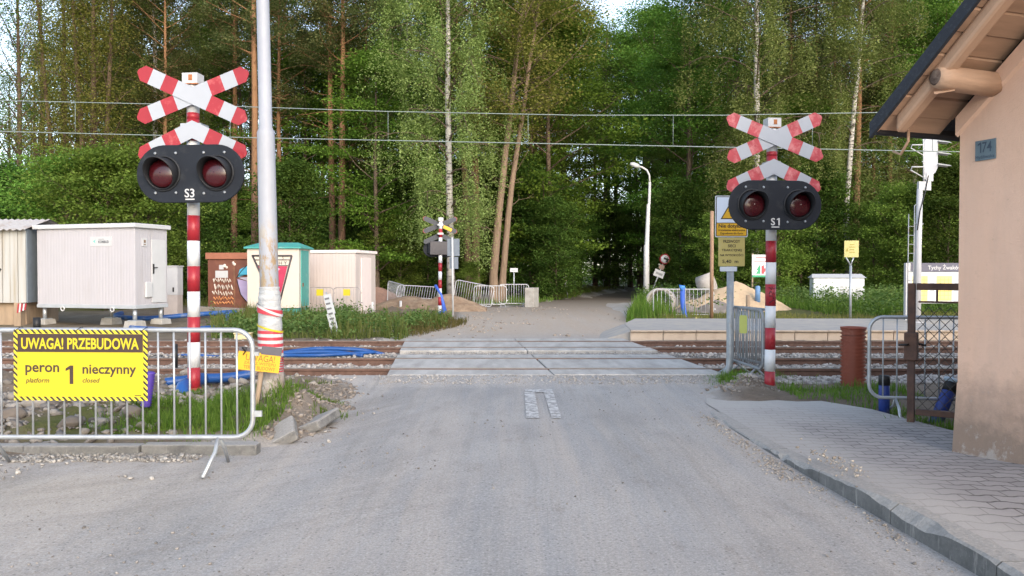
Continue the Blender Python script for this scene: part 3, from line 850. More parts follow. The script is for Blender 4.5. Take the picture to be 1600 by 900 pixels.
mb.build('lettering', mk('faded_brown_print', (.20,.10,.02), .6), ws)
mb = MB(); mb.tube([(-22*k8,-.02,12*k8),(-26*k8,-.05,17*k8),(-19*k8,-.05,18*k8),(-22*k8,-.03,9*k8),(-24*k8,-.03,6*k8)], .006, 6); mb.build('tie', BLACK, ws)

# ---- lamp pole in the foreground
lp = thing('lamp_post', 'tall pale grey lamp pole with wrapped foot, red and white tape and crumbling base', 'lamp post', (gx(424,8.3), 8.3, .0))
k83 = 8.3/F; z83 = lambda p: gz(p, 8.3)
tilt = -(424-413)*k83/ (z83(0)-z83(640))
X = lambda z: tilt*(z-z83(640))
mb = MB()
path = [(X(z),0,z) for z in (z83(560), z83(400), z83(216), z83(208), z83(200), z83(0), 6.5, 9.2)]
mb.tube(path, [.098,.094,.089,.088,.067,.064,.058,.05], 24)
def lampmat():
    m, nt, out = newmat('lamp_pole_rusting'); T = NT(nt)
    tc = T.n('ShaderNodeTexCoord').outputs['Object']; sp = T.n('ShaderNodeSeparateXYZ'); T.l(tc, sp.inputs[0])
    n = T.noise(T.scalev(tc, (1,1,.4)), 6, 6, .65); k = T.noise(T.scalev(tc, (14,14,5)), 1.4, 8, .72)
    c = T.mix(T.ramp(n, .3, .7), (.27,.285,.325), (.33,.345,.385))
    band = T.math('MULTIPLY', T.ramp(sp.outputs[2], 1.30, 1.42), T.ramp(sp.outputs[2], 2.15, 1.75))
    front = T.ramp(sp.outputs[1], .02, -.05)
    r = T.math('MULTIPLY', T.math('MULTIPLY', band, front), T.ramp(k, .47, .55))
    c = T.mix(r, c, T.mix(T.ramp(n, .35, .65), (.20,.11,.05), (.38,.31,.20)))
    s2 = T.math('MULTIPLY', T.ramp(T.noise(T.scalev(tc, (20,20,.6)), 1, 6, .7), .55, .7), .3); c = T.mix(s2, c, (.28,.27,.27))
    b = T.n('ShaderNodeBsdfPrincipled'); T.l(c, b.inputs['Base Color']); b.inputs['Roughness'].default_value = .55
    T.l(b.outputs[0], out.inputs[0]); return m
mb.build('shaft', lampmat(), lp)
mb = MB()
rr = random.Random(5); zz = [z83(p) for p in (600, 575, 550, 525, 500, 480, 465, 455, 446)]; ra = [.118,.118,.112,.120,.122,.110,.114,.104,.096]
fp = []; 
for i in range(len(zz)-1):
    for k in range(4):
        t_ = k/4; fp.append((zz[i]*(1-t_)+zz[i+1]*t_, ra[i]*(1-t_)+ra[i+1]*t_+rr.uniform(-.004,.005)))
mb.tube([(X(z),0,z) for z, r in fp], [r for z, r in fp], 24); mb.build('plastic_wrap', FILM, lp)
mb = MB()
def tapeband(p0, p1, r, s, skew=0):
    n = 24; vs = []
    for j in range(n):
        a = 2*math.pi*j/n
        for p in (p0, p1):
            z = z83(p+skew*math.cos(a)); vs.append((X(z)+r*math.cos(a), r*math.sin(a), z))
    mb.add(vs, [(2*j, 2*((j+1) % n), 2*((j+1) % n)+1, 2*j+1) for j in range(n)], s)
for i, p in enumerate((516, 521, 526, 531, 536, 541, 546, 551)):
    tapeband(p+5, p, .127, i % 2, .5)
for i in range(6): tapeband(556+i*4+2, 556+i*4, .1265, 0, 3)
mb.build('barrier_tape', [TAPERED, CLEANWHITE], lp)
mb = MB(); tapeband(491, 481, .1275, 0, 4); tapeband(486, 482, .1300, 1, 9); mb.build('barrier_tape', [TAPERED, CLEANWHITE], lp)
mb = MB(); tapeband(514, 511, .131, 0, 6); mb.build('yellow_tape', YELLOW, lp)
mb = MB()
hs = [(-.25,.155),(-.02,.150),(.10,.142),(.24,.142),(.32,.146),(.40,.134),(z83(575),.122)]
mb.tube([(X(z),0,z) for z, r in hs], [r for z, r in hs], 24)
mb.build('concrete_base', mk('peeling_base', (.38,.36,.335), .9, .15, 5, bump=.6, bscale=25, bdist=.02, dirt=(.16,.085,.05), damt=.75, dscale=3.2), lp)
# timber prop and burst pipe next to it
mb = MB(); mb.tube([(gx(392,7.9),7.95,.0),(gx(402,7.9),8.05,.62)], .03, 4); tag(mb.build('timber_stake', WOOD), 'thin weathered timber stake leaning against the lamp pole', 'stake')

# ================================================================== pipes and bits
def corrugated(mb, path_fn, L, r, pitch=.03, amp=.006, n=18, mi=0):
    k = int(L/pitch)*2; P = []; rad = []
    for i in range(k+1):
        P.append(path_fn(i/k)); rad.append(r+(amp if i % 2 else -amp))
    mb.tube(P, rad, n, mi=mi)
op = thing('drain_pipe', 'upright orange brown corrugated drain pipe standing on the grass by the ballast', 'pipe', (gx(1334,10.7), 10.7, gz(606,10.7)))
mb = MB(); corrugated(mb, lambda t: (0,0,.80*t), .80, .153, .046, .015, 28); mb.lathe([(.165,.79),(.165,.815),(.14,.815),(.14,.79)], 28); mb.build('tube', ORANGEPIPE, op)
mb = MB(); mb.lathe([(.0,.70),(.145,.70),(.145,.705),(.0,.706)], 24); mb.build('dark_inside', BLACK, op)
def capped_pipe(label, x, y, z, tilt_, L=.42, r=.058):
    t = thing('capped_pipe', label, 'pipe', (x, y, z), 0, 'capped blue pipes by the gate', (R(tilt_[0]), R(tilt_[1]), 0))
    mb = MB(); mb.lathe([(r,-.1),(r,L*.75),(r*.96,L*.76)], 20); mb.build('tube', BLUEDARK, t)
    mb = MB(); mb.lathe([(r*1.04,L*.74),(r*1.05,L*.97),(r*.9,L),(r*.4,L*1.01)], 20); mb.build('cap', BLACK, t)
capped_pipe('upright blue pipe with black cap standing behind the barrier legs', gx(1383,8.9), 8.9, -.02, (0,0))
capped_pipe('blue pipe with pale torn cap leaning behind the chain-link gate', gx(1468,8.55), 8.55, .0, (-10,28), .40, .07)
mb = MB(); mb.lathe([(.03,0),(.09,.015),(.10,.035),(.05,.05),(.0,.055)], 12); o = mb.build('torn_cap', mk('pale_foil', (.45,.55,.66), .4, .2, 12), bpy.data.objects['capped_pipe.001']); o.location = (0,0,.40)
def hose(label, pts, r, mat=BLUEPIPE, n=10, name='hose', grp='loose blue hoses'):
    # smooth the path
    P = [Vector(p) for p in pts]; out = []
    for i in range(len(P)-1):
        p0, p1, p2, p3 = P[max(i-1,0)], P[i], P[i+1], P[min(i+2,len(P)-1)]
        for k in range(8):
            t = k/8
            out.append(.5*((2*p1)+(-p0+p2)*t+(2*p0-5*p1+4*p2-p3)*t*t+(-p0+3*p1-3*p2+p3)*t**3))
    out.append(P[-1])
    mb = MB(); mb.tube(out, r, n); return tag(mb.build(name, mat), label, 'hose', grp)
hose('thick blue hose lying between the tracks, ending at the crossing slabs', [(gx(240,14.6),14.75,-.02),(gx(300,14.5),14.5,.05),(gx(360,14.5),14.6,.0),(gx(440,14.5),14.55,.09),(gx(520,14.6),14.6,.10),(gx(566,14.4),14.45,.05)], .034)
hose('second blue hose beside the thick one between the tracks', [(gx(395,14.3),14.35,.0),(gx(430,14.2),14.35,.06),(gx(500,14.2),14.25,.08),(gx(585,14.7),14.8,.08)], .032)
hose('blue hose curving up out of the ballast behind the thick one', [(gx(430,15),15.0,.02),(gx(490,15),15.0,.12),(gx(560,15.1),15.05,.10),(gx(600,15.1),15.1,.0)], .04)
hose('blue pipe lying on the ground behind the foot of the S3 signal', [(gx(262,10.3),10.2,.14),(gx(300,10.2),10.35,.17),(gx(345,10.2),10.4,.18),(gx(386,10.2),10.5,.22)], .062)
hose('short blue elbow pipe rising at the foot of the S3 signal', [(gx(296,9.3),9.35,-.02),(gx(283,9.3),9.35,.10),(gx(281,9.4),9.5,.20),(gx(296,9.6),10.0,.22)], .075)
hose('blue hose looping on the earth under the white container', [(gx(190,25),25,.3),(gx(180,24),24,.25),(gx(240,24),23.6,.22),(gx(300,24),24.2,.3),(gx(370,25),25,.35)], .07)
hose('blue hose hanging in the weeds left of the lamp pole', [(gx(356,23),23,.42),(gx(352,22),22,.1),(gx(330,21),21,.12),(gx(270,20.5),20.4,.1),(gx(200,20.5),20.6,.15)], .06)
hose('blue hose coiled at the barrier end by the edge of the photo', [(gx(-20,12),12,.1),(gx(8,11.8),11.6,.32),(gx(14,11.6),11.2,.15),(gx(-6,11.4),11.0,.05)], .06)
def marker(label, px, py0, py1, d, w, mat, name='marker_post', grp=None, cat='post', rot=0):
    mb = MB(); z0 = gz(py1,d); H = (py1-py0)/F*d; w = w/F*d
    mb.tube([(0,0,-.08),(0,0,H)], w/2, 8)
    o = mb.build(name, mat); o.location = (gx(px,d), d, z0); o.rotation_euler = (0, R(rot), 0); tag(o, label, cat, grp); return o
marker('short black plastic post between the rails of the nearer track', 273, 538, 568, 13.0, 8, BLACK)
marker('black plastic post stub by the legs of the white container', 57, 496, 512, 20, 11, BLACK)
# blue purple corrugated offcut behind the banner
mb = MB(); corrugated(mb, lambda t: (.05*t,0,.36*t), .36, .05, .03, .006, 14); o = mb.build('corrugated_offcut', mk('purple_blue_plastic', (.09,.05,.33), .5)); o.location = (gx(226,8.2), 8.2, gz(636,8.2)); tag(o, 'purple blue corrugated pipe offcut standing behind the lower corner of the yellow banner', 'pipe')
# cream box and cable box
mb = MB(); mb.cbox((0,0,.14), (.36,.2,.28)); mb.cbox((0,0,.30), (.40,.24,.03)); o = mb.build('junction_box', mk('cream_plastic', (.62,.52,.30), .6), bevel=.01); o.location = (gx(380,18.4), 18.4, gz(541,18.4)); tag(o, 'small cream junction box beside the far rail', 'box')
# ================================================================== sign posts, right side
sp = thing('sign_post', 'galvanised post with bent foot holding the overhead wire warning signs', 'sign post', (gx(1141,11.8), 11.8, gz(590,11.8)))
k12 = 11.8/F; Z12 = lambda p: (590-p)*k12; X12 = lambda p: (p-1141)*k12
mb = MB(); mb.tube([(X12(1132),0,-.1),(X12(1134),0,.05),(X12(1140),0,.16),(0,0,.30),(0,0,Z12(312))], .052, 14); mb.build('post', GALVOLD, sp)
def plate(mb, x0, x1, z0, z1, y, rad, th=.004, mi=0):
    pts = []
    for cx, cz, a0 in ((x1-rad,z0+rad,-90),(x1-rad,z1-rad,0),(x0+rad,z1-rad,90),(x0+rad,z0+rad,180)):
        for k in range(5):
            a = R(a0+90*k/4); pts.append((cx+rad*math.cos(a), cz+rad*math.sin(a)))
    mb.prism(pts, y-th, y, mi)
warn = None
mb = MB(); plate(mb, X12(1115), X12(1166), Z12(371), Z12(306.5), -.062, .02); wp = mb.build('warning_plate', mk('plate_grey', (.50,.52,.54), .4), sp)
mb = MB(); plate(mb, X12(1116.6), X12(1164.5), Z12(369.4), Z12(308), -.067, .015, .001); mb.build('dark_border', DARKLETTER, wp)
mb = MB(); plate(mb, X12(1117.6), X12(1163.5), Z12(348.5), Z12(309), -.069, .012, .001); mb.build('white_field', mk('pale_blue_white', (.62,.68,.78), .4, .04), wp)
mb = MB(); plate(mb, X12(1117.6), X12(1163.5), Z12(368.6), Z12(349.6), -.069, .012, .001); mb.build('yellow_field', YELLOWORANGE, wp)
mb = MB(); mb.prism([(X12(1123.5),Z12(343)),(X12(1157.5),Z12(343)),(X12(1140.5),Z12(314))], -.072, -.071, 0); mb.prism([(X12(1126),Z12(341.6)),(X12(1155),Z12(341.6)),(X12(1140.5),Z12(317))], -.0735, -.0725, 1)
mb.prism([(X12(1142),Z12(320)),(X12(1135),Z12(331.5)),(X12(1140),Z12(330.5)),(X12(1138),Z12(340)),(X12(1145),Z12(328)),(X12(1140.5),Z12(329))], -.0755, -.074, 0)
mb.build('warning_triangle', [DARKLETTER, YELLOWORANGE], wp)
mb = MB(); text_into(mb, 'Nie dotykać', X12(1140.5), Z12(354), -.0715, w=40*k12, bold=.02); text_into(mb, 'Urządzenie elektryczne', X12(1140.5), Z12(360.5), -.0715, w=42*k12, bold=.01); text_into(mb, 'Zagrożenie dla życia', X12(1140.5), Z12(365.3), -.0715, w=36*k12, bold=.01); mb.build('lettering', DARKLETTER, wp)
mb = MB(); plate(mb, X12(1120.5), X12(1161.5), Z12(416), Z12(371.6), -.062, .006); hp = mb.build('height_plate', YELLOWPALE, sp)
mb = MB()
for s_, p, w in (('PRZEWODY', 377.5, 26), ('SIECI', 384.5, 12), ('TRAKCYJNEJ', 391.5, 31), ('NA WYSOKOŚCI', 398.3, 36)): text_into(mb, s_, X12(1141), Z12(p), -.067, w=w*k12, h=4.6*k12, bold=.02)
text_into(mb, '5,40  m', X12(1139), Z12(409), -.067, w=25*k12, h=6.2*k12, bold=.02); mb.build('lettering', DARKLETTER, hp)
mb = MB(); plate(mb, X12(1123), X12(1149.5), Z12(424), Z12(416.8), -.062, .004); mb.build('blank_plate', mk('pale_blank_plate', (.58,.62,.68), .4, .05), sp)
# rusty slim pole beyond
marker('slim rusty pole standing beyond the platform, behind the wire warning signs', 1112, 330, 503, 25.0, 6, RUSTPOLE, 'rusty_pole', cat='pole')
# barrier seen nearly edge-on by the post
be = barrier('barrier turned edge-on between the sign post and the S1 signal, with a lime tag', (gx(1166,11.4), 11.45, .02), R(-88), L=1.5, nb=18, H=1.02, zl=.22, mat=GALVOLD)
mb = MB(); plate(mb, -.06, .06, 0, .26, 0, .03); o = mb.build('lime_tag', mk('lime_tag', (.44,.46,.12), .5, .08), be); o.location = (.02, -.03, .66); o.rotation_euler = (0,0,R(45))
o2 = barrier('second barrier standing close behind the edge-on one near the sign post', (gx(1172,12.0), 11.85, .02), R(-82), L=1.1, nb=9, H=1.0, zl=.22, mat=GALVOLD)
# ---- barrier and gate by the house
br_ = barrier('galvanised barrier standing behind the rusty gate beside the house', (gx(1474,8.55), 8.62, -.02), R(-10), L=1.42, nb=9, H=1.08, zl=.20)
gt = thing('mesh_gate', 'rusty steel gate leaf with chain-link mesh between barrier and house wall', 'gate', (gx(1425,8.2), 8.2, .07))
g0 = Vector((gx(1425,8.2), 8.2)); g1 = Vector((4.78, 7.72)); gd = (g1-g0); GL = gd.length; gt.rotation_euler = (0,0,math.atan2(gd.y, gd.x))
GH = gz(447,8.2)-.07
mb = MB(); mb.box(-.034,.034,-.034,.034,-.12,GH+.03); mb.box(.045,GL,-.035,.035,GH-.04,GH+.03); mb.box(.045,GL,-.035,.035,.02,.08)
mb.tube([(.06,0,GH-.16),(GL,0,GH-.16)], .012, 6)
for i in range(2): mb.box(.22+i*.36,.24+i*.36,-.010,.010,GH-.16,GH-.04)
GATEM = mk('dark_rusty_frame', (.085,.05,.04), .8, .35, 9, dirt=(.17,.085,.05), damt=.4)
mb.build('gate_frame', GATEM, gt, bevel=.006)
mb = MB(); cw, chh = .050, .058
nxx = int(GL/cw); nzz = int((GH-.24)/chh)
for i in range(nxx+1):
    pth = []
    for k in range(nzz+1):
        off = cw*.46*(1 if (k+i) % 2 else -1)
        pth.append((.08+i*cw+off*.98, .004*(1 if k % 2 else -1), .06+k*chh+.012)); pth.append((.08+i*cw+off*.98, .004, .06+k*chh+chh*.35))
    pth = [q for q in pth if .05 < q[0] < GL]
    if len(pth) > 3: mb.tube(pth, .0034, 4)
mb.build('chain_link_mesh', mk('mesh_wire', (.055,.045,.04), .7, .2), gt)
mb = MB(); mb.box(-.06,.06,-.07,.05,.58,.86); lk = mb.build('lock_case', GATEM, gt, bevel=.006)
mb = MB(); mb.tube([(-.02,-.07,.74),(-.02,-.12,.74),(-.10,-.12,.735)], .012, 6); mb.tube([(.02,.06,.74),(.02,.12,.74),(.12,.13,.72)], .012, 6); mb.build('handle', BLACK, lk)

# ================================================================== house
hs_ = thing('house', 'peach plastered house with dark felt roof and timber eaves beside the pavement', 'house', (3.74, 6.7, 0), R(-70))
PEACH = None
def plaster():
    m, nt, out = newmat('peach_plaster'); T = NT(nt)
    tc = T.n('ShaderNodeTexCoord').outputs['Object']; sep = T.n('ShaderNodeSeparateXYZ'); T.l(tc, sep.inputs[0])
    n = T.noise(tc, 1.3, 6, .6); n2 = T.noise(tc, 4.5, 8, .7); f = T.noise(tc, 90, 4, .7); st = T.noise(T.scalev(tc, (5, 5, .5)), 1, 5, .6)
    c = T.mix(T.ramp(n, .3, .7), (.66,.43,.31), (.71,.48,.36))
    c = T.mix(T.math('MULTIPLY', T.ramp(st, .45, .75), .34), c, (.45,.33,.27))
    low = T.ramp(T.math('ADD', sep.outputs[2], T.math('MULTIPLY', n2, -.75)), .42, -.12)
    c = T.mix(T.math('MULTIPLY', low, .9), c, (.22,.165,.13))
    pk = T.math('MULTIPLY', T.ramp(T.math('ADD', n2, T.math('MULTIPLY', sep.outputs[2], -.22)), .50, .56), .7)
    c = T.mix(pk, c, (.40,.36,.33))
    sp_ = T.math('MULTIPLY', T.ramp(T.noise(tc, 14, 8, .78), .58, .70), .35); c = T.mix(sp_, c, (.36,.25,.19))
    b = T.n('ShaderNodeBsdfPrincipled'); T.l(c, b.inputs['Base Color']); b.inputs['Roughness'].default_value = .92; b.inputs['Specular IOR Level'].default_value = .2
    h = T.math('ADD', T.math('MULTIPLY', f, .5), T.math('MULTIPLY', n2, 1.5))
    T.l(T.bump(h, .8, .012), b.inputs['Normal']); T.l(b.outputs[0], out.inputs[0]); return m
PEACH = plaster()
RT = math.tan(R(39.2)); HB = 7.6; LEN = 10.0
zr0 = 2.78+.316*RT          # roof top surface above u=0
TH = .12/math.cos(R(39.2))
roofz = lambda u: zr0+u*RT
und = lambda u: roofz(u)-TH
wt = und(0)-.02
mb = MB()
U = HB/2
mb.add([(0,0,-.1),(HB,0,-.1),(HB,0,wt),(U,0,und(U)-.02),(0,0,wt),(0,LEN,-.1),(HB,LEN,-.1),(HB,LEN,wt),(U,LEN,und(U)-.02),(0,LEN,wt)],
       [(0,1,2,3,4),(9,8,7,6,5),(0,4,9,5),(1,6,7,2)])
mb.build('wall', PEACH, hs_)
# bulging plinth and gable plaster step
mb = MB()
mb.add([(-.015,-.05,-.1),(HB,-.05,-.1),(-.003,-.003,.62),(HB,-.003,.62),(-.05,.0,-.1),(-.003,.0,.62),(-.05,6,-.1),(-.003,6,.62)], [(0,1,3,2),(0,2,5,4),(4,5,7,6)])
mb.build('plinth', PEACH, hs_)
mb = MB(); dz = .19
mb.add([(-.02,-.03,und(0)-dz),(U,-.03,und(U)-dz),(U,-.03,und(U)-.03),(-.02,-.03,und(-.02)-.03),(-.02,.0,und(0)-dz-.02),(U,.0,und(U)-dz-.02),
        (-.02,.3,und(-.02)-.03),(-.02,.3,und(0)-dz-.02)], [(0,1,2,3),(0,4,5,1),(0,3,6,7)])
mb.build('gable_band', PEACH, hs_)
FELT = mk('roof_felt', (.022,.027,.037), .85, .15, 3, bump=.9, bscale=260, bdist=.006, dirt=(.05,.055,.065), damt=.3, dscale=30)
def roofslab(u0, u1, v0, v1, t0, t1):
    """sloping slab between depths t0,t1 below the roof surface (vertical)"""
    return [(u0,v0,roofz(u0)-t0),(u1,v0,roofz(u1)-t0),(u1,v1,roofz(u1)-t0),(u0,v1,roofz(u0)-t0),(u0,v0,roofz(u0)-t1),(u1,v0,roofz(u1)-t1),(u1,v1,roofz(u1)-t1),(u0,v1,roofz(u0)-t1)]
BOXF = [(0,1,2,3),(4,7,6,5),(0,4,5,1),(1,5,6,2),(2,6,7,3),(3,7,4,0)]
mb = MB(); EU = -.29; OV = -.66
mb.add(roofslab(EU, U, OV, LEN+.5, 0, .055), BOXF)
mb.add([(2*U-p[0],p[1],p[2]) for p in roofslab(EU, U, OV, LEN+.5, 0, .055)], [f[::-1] for f in BOXF])
mb.add(roofslab(EU-.01, U, OV-.012, OV+.02, -.008, .12), BOXF)
mb.build('roof', FELT, hs_)
TIMB = mk('painted_timber', (.47,.30,.20), .7, .12, 3, stretch=(1,1,1), bump=.35, bscale=30, bdist=.008, dirt=(.36,.235,.16), damt=.4, dscale=3)
TIMB2 = mk('boarding_paint', (.42,.265,.175), .75, .16, 7, dirt=(.25,.155,.10), damt=.5, stretch=(1,.12,1), bump=.3, bscale=20)
TIMB3 = mk('weathered_beam', (.48,.31,.205), .75, .16, 7, dirt=(.27,.17,.115), damt=.6, dscale=5, stretch=(1,.10,1), bump=.8, bscale=16, bdist=.015)
# boarding under the overhang, boards run along the ridge
mb = MB(); u = EU+.02; i = 0
while u < U:
    w = .155
    mb.add(roofslab(u, u+w-.012, OV+.03, .05, .062+.006*(i % 2), .095+.010*(i % 2)), BOXF); u += w; i += 1
mb.build('eaves_boarding', TIMB2, hs_)
mb = MB(); mb.add(roofslab(EU+.16, U, OV+.09, OV+.22, .096, .24), BOXF); mb.build('barge_rafter', TIMB, hs_, bevel=.03)
def purl(u, lab):
    mb = MB(); zc = und(u)-.085
    n = 14; vs = []; prof = []
    for k in range(4): pass
    mb.tube([(u, .1, zc), (u, -.3, zc+.005), (u, -.50, zc+.008), (u-.01, -.59, zc+.012)], [.102,.102,.098,.08], 8)
    pu = mb.build('purlin', TIMB3, hs_)
    mb = MB(); mb.lathe([(.064,0),(.05,.004),(.0,.006)], 10, c=(u-.01,-.592,zc+.012), axis='y'); mb.lathe([(.075,-.06),(.078,-.04),(.074,-.01)], 10, c=(u-.008,-.57,zc+.015), axis='y')
    mb.build('rotten_end', mk('rotten_wood', (.10,.065,.05), .9, .6, 18, bump=.8, bscale=30, dirt=(.40,.32,.26), damt=.5), pu)
    mb = MB(); mb.add([(u-.05,-.57,zc-.09),(u+.04,-.45,zc-.08),(u+.05,-.46,zc-.095),(u-.03,-.58,zc-.115)], [(0,1,2,3)]); mb.build('splinter', TIMB, pu)
purl(.30, ''); purl(2.6, '')
mb = MB(); 
mb.add(roofslab(EU+.005, EU+.04, OV+.05, LEN, .06, .10), BOXF)
mb.build('fascia', mk('dark_fascia', (.02,.018,.018), .7), hs_)
mb = MB(); n = 8; gx0 = EU-.005; gzz = roofz(EU)-.055
for v0, v1 in ((OV+.05, LEN),):
    pts = [(gx0-.005+.045*math.cos(a), gzz+.045*math.sin(a)) for a in [math.pi+math.pi*k/8 for k in range(9)]]
    vs = [(p[0], v0, p[1]) for p in pts]+[(p[0], v1, p[1]) for p in pts]
    mb.add(vs, [(k, k+1, k+10, k+9) for k in range(8)]+[tuple(range(9))])
mb.build('gutter', mk('dark_gutter', (.022,.022,.025), .5), hs_)
mb = MB(); mb.tube([(EU+.10,OV+.30,und(EU+.1)+.02),(EU+.10,OV+.30,und(EU+.1)-.08),(EU+.02,OV+.30,und(EU)-.10),(EU-.06,OV+.30,und(EU)-.06)], .012, 6); mb.build('gutter_bracket', TIMB, hs_)
# house number
npz = gz(237, 6.55)
mb = MB(); mb.box(.155,.335,-.012,-.001,npz-.082,npz+.080); nb_ = mb.build('number_plate', mk('blue_grey_plate', (.10,.145,.175), .5, .15, 9, dirt=(.25,.24,.22), damt=.2), hs_)
mb = MB(); one_into(mb, .195, npz+.022, -.0125, .085, .032, st=.2); text_into(mb, '74', .262, npz+.022, -.0125, w=.085, h=.085, bold=.01); text_into(mb, 'Myśliwska', .243, npz-.058, -.0125, w=.17, h=.038); mb.build('lettering', mk('dark_blue_print', (.035,.055,.085), .6), nb_)

# ================================================================== far right: platform furniture
sb = thing('information_board', 'white framed station board with dark header reading Tychy Żwaków, yellow timetables', 'board', (gx(1403,23.0), 22.6, .20), R(-2))
kb = 22.6/F; Zb = lambda p: gz(p,22.6)-.20; Xb = lambda p: (p-1403)*kb
mb = MB(); mb.box(0, .13, -.07, .07, -.1, Zb(411)); mb.build('post', CLEANWHITE, sb, bevel=.01)
mb = MB(); mb.box(3.2, 3.33, -.07,.07,-.1,Zb(411)); mb.build('post', CLEANWHITE, sb, bevel=.01)
mb = MB(); mb.box(.14, 3.19, -.05, .03, Zb(474), Zb(425)); mb.build('case', CLEANWHITE, sb, bevel=.008)
mb = MB(); mb.box(.14, 3.19, -.055, .03, Zb(424.6), Zb(411)); hd = mb.build('header', mk('purple_grey_header', (.085,.085,.125), .45), sb)
mb = MB(); text_into(mb, 'Tychy Żwaków', Xb(1463), Zb(418), -.057, w=52*kb, bold=.02); mb.build('lettering', CLEANWHITE, hd)
for a, b in ((1410,1440),(1447,1477),(1484,1514),(1521,1551)):
    mb = MB(); mb.box(Xb(a), Xb(b), -.055, -.0505, Zb(472), Zb(427)); fr2 = mb.build('display_frame', mk('pale_frame', (.66,.68,.72), .5), sb)
    mb = MB(); mb.box(Xb(a+3), Xb(b-3), -.058, -.0555, Zb(470), Zb(431)); mb.build('timetable', mk('timetable_yellow', (.78,.62,.22), .6, .05), fr2)
    mb = MB()
    for k in range(6): mb.box(Xb(a+5), Xb(b-5), -.0592, -.0585, Zb(467-k*6), Zb(467.6-k*6))
    for k in range(3): mb.box(Xb(a+9+k*6), Xb(a+9.5+k*6), -.0592, -.0585, Zb(468), Zb(434))
    mb.build('print_lines', mk('brown_print', (.38,.27,.10), .6), fr2)
# signal mast
ms = thing('railway_signal', 'tall white railway signal mast seen from the side with ladder and visors', 'signal', (gx(1440,21.5), 21.5, .2))
km = 21.5/F; Zm = lambda p: gz(p,21.5)-.2; Xm = lambda p: (p-1440)*km
mb = MB(); mb.tube([(Xm(1433),0,0),(Xm(1434),0,Zm(390)),(Xm(1436),0,Zm(296))], [.10,.085,.075], 16); mb.lathe([(.16,0),(.16,.03),(.11,.05)], 12, c=(Xm(1433),0,0)); mb.build('mast', mk('mast_white', (.43,.43,.445), .5, .06), ms)
mb = MB(); mb.box(Xm(1433),Xm(1452),-.06,.06,Zm(298),Zm(284)); mb.box(Xm(1444),Xm(1455),-.07,.07,Zm(284),Zm(270)); mb.build('bracket', CLEANWHITE, ms, bevel=.01)
mb = MB(); pl = [(1441,282),(1441,222),(1444,216),(1450,211.5),(1457,211.5),(1462,217),(1462.5,262),(1459,270),(1452,276)]
mb.prism([(Xm(a),Zm(b)) for a, b in pl], -.05, .03); mb.build('backboard', mk('signal_board', (.36,.375,.41), .5), ms, bevel=.01)
for p in (223, 241, 259):
    mb = MB(); mb.add([(Xm(1462),-.14,Zm(p)),(Xm(1462),.14,Zm(p)),(Xm(1482),.12,Zm(p+2)),(Xm(1482),-.12,Zm(p+2)),(Xm(1462),0,Zm(p-4)),(Xm(1482),0,Zm(p-1))], [(0,3,5,4),(1,4,5,2),(0,4,1)])
    mb.build('visor', mk('visor_grey', (.36,.35,.33), .6), ms)
mb = MB()
mb.tube([(Xm(1439),-.1,Zm(284)),(Xm(1438),-.1,Zm(219))], .018, 6)
for p in (228, 262):
    mb.tube([(Xm(1438),-.1,Zm(p)),(Xm(1420),-.12,Zm(p)),(Xm(1418),-.12,Zm(p+5)),(Xm(1438),-.1,Zm(p+16))], .016, 6); mb.tube([(Xm(1441),-.08,Zm(p-8)),(Xm(1436),-.1,Zm(p-8))], .014, 5)
mb.build('cable_frame', CLEANWHITE, ms)
mb = MB(); mb.tube([(Xm(1447),-.07,Zm(275)),(Xm(1442),-.09,Zm(300)),(Xm(1434),-.09,Zm(330)),(Xm(1430),-.09,Zm(360))], .014, 6); mb.build('cable', BLACK, ms)
mb = MB(); mb.tube([(Xm(1415),-.1,0),(Xm(1416),-.1,Zm(335))], .014, 5); mb.tube([(Xm(1424),-.1,0),(Xm(1425),-.1,Zm(322))], .014, 5)
for i in range(11): mb.tube([(Xm(1415.3),-.1,.2+i*.24),(Xm(1424.3),-.1,.2+i*.24)], .010, 5)
mb.tube([(Xm(1425),-.1,Zm(322)),(Xm(1433),0,Zm(318))], .012, 5); mb.tube([(Xm(1427),-.02,Zm(350)),(Xm(1441),-.02,Zm(350))], .02, 6)
mb.build('ladder', GALVOLD, ms)
# yellow notice on pole
yn = thing('notice_sign', 'small pale yellow notice on a slim forked post in front of the white cabinet', 'sign', (gx(1329,24.0), 24.0, gz(505,24)))
kn = 24.0/F
mb = MB(); mb.tube([(0,0,-.1),(0,0,90*kn)], .04, 8); mb.tube([(0,0,90*kn),(-8*kn,-.02,103*kn)], .02, 6); mb.tube([(0,0,90*kn),(4*kn,-.02,103*kn)], .02, 6); mb.build('post', GALV, yn)
mb = MB(); plate(mb, -11*kn, 11.5*kn, 103*kn, 129*kn, -.03, .02, .008); pn = mb.build('panel', mk('pale_yellow_panel', (.47,.42,.16), .5, .08), yn)
mb = MB()
for i, w in enumerate((7, 9, 7, 9)): mb.box((1-w/2)*kn, (1+w/2)*kn, -.041, -.039, (122-i*4)*kn, (123.5-i*4)*kn)
mb.prism([(-9*kn,112*kn),(-4*kn,112*kn),(-6.5*kn,118*kn)], -.041, -.039); mb.build('print_lines', mk('olive_print', (.33,.27,.06), .6), pn)
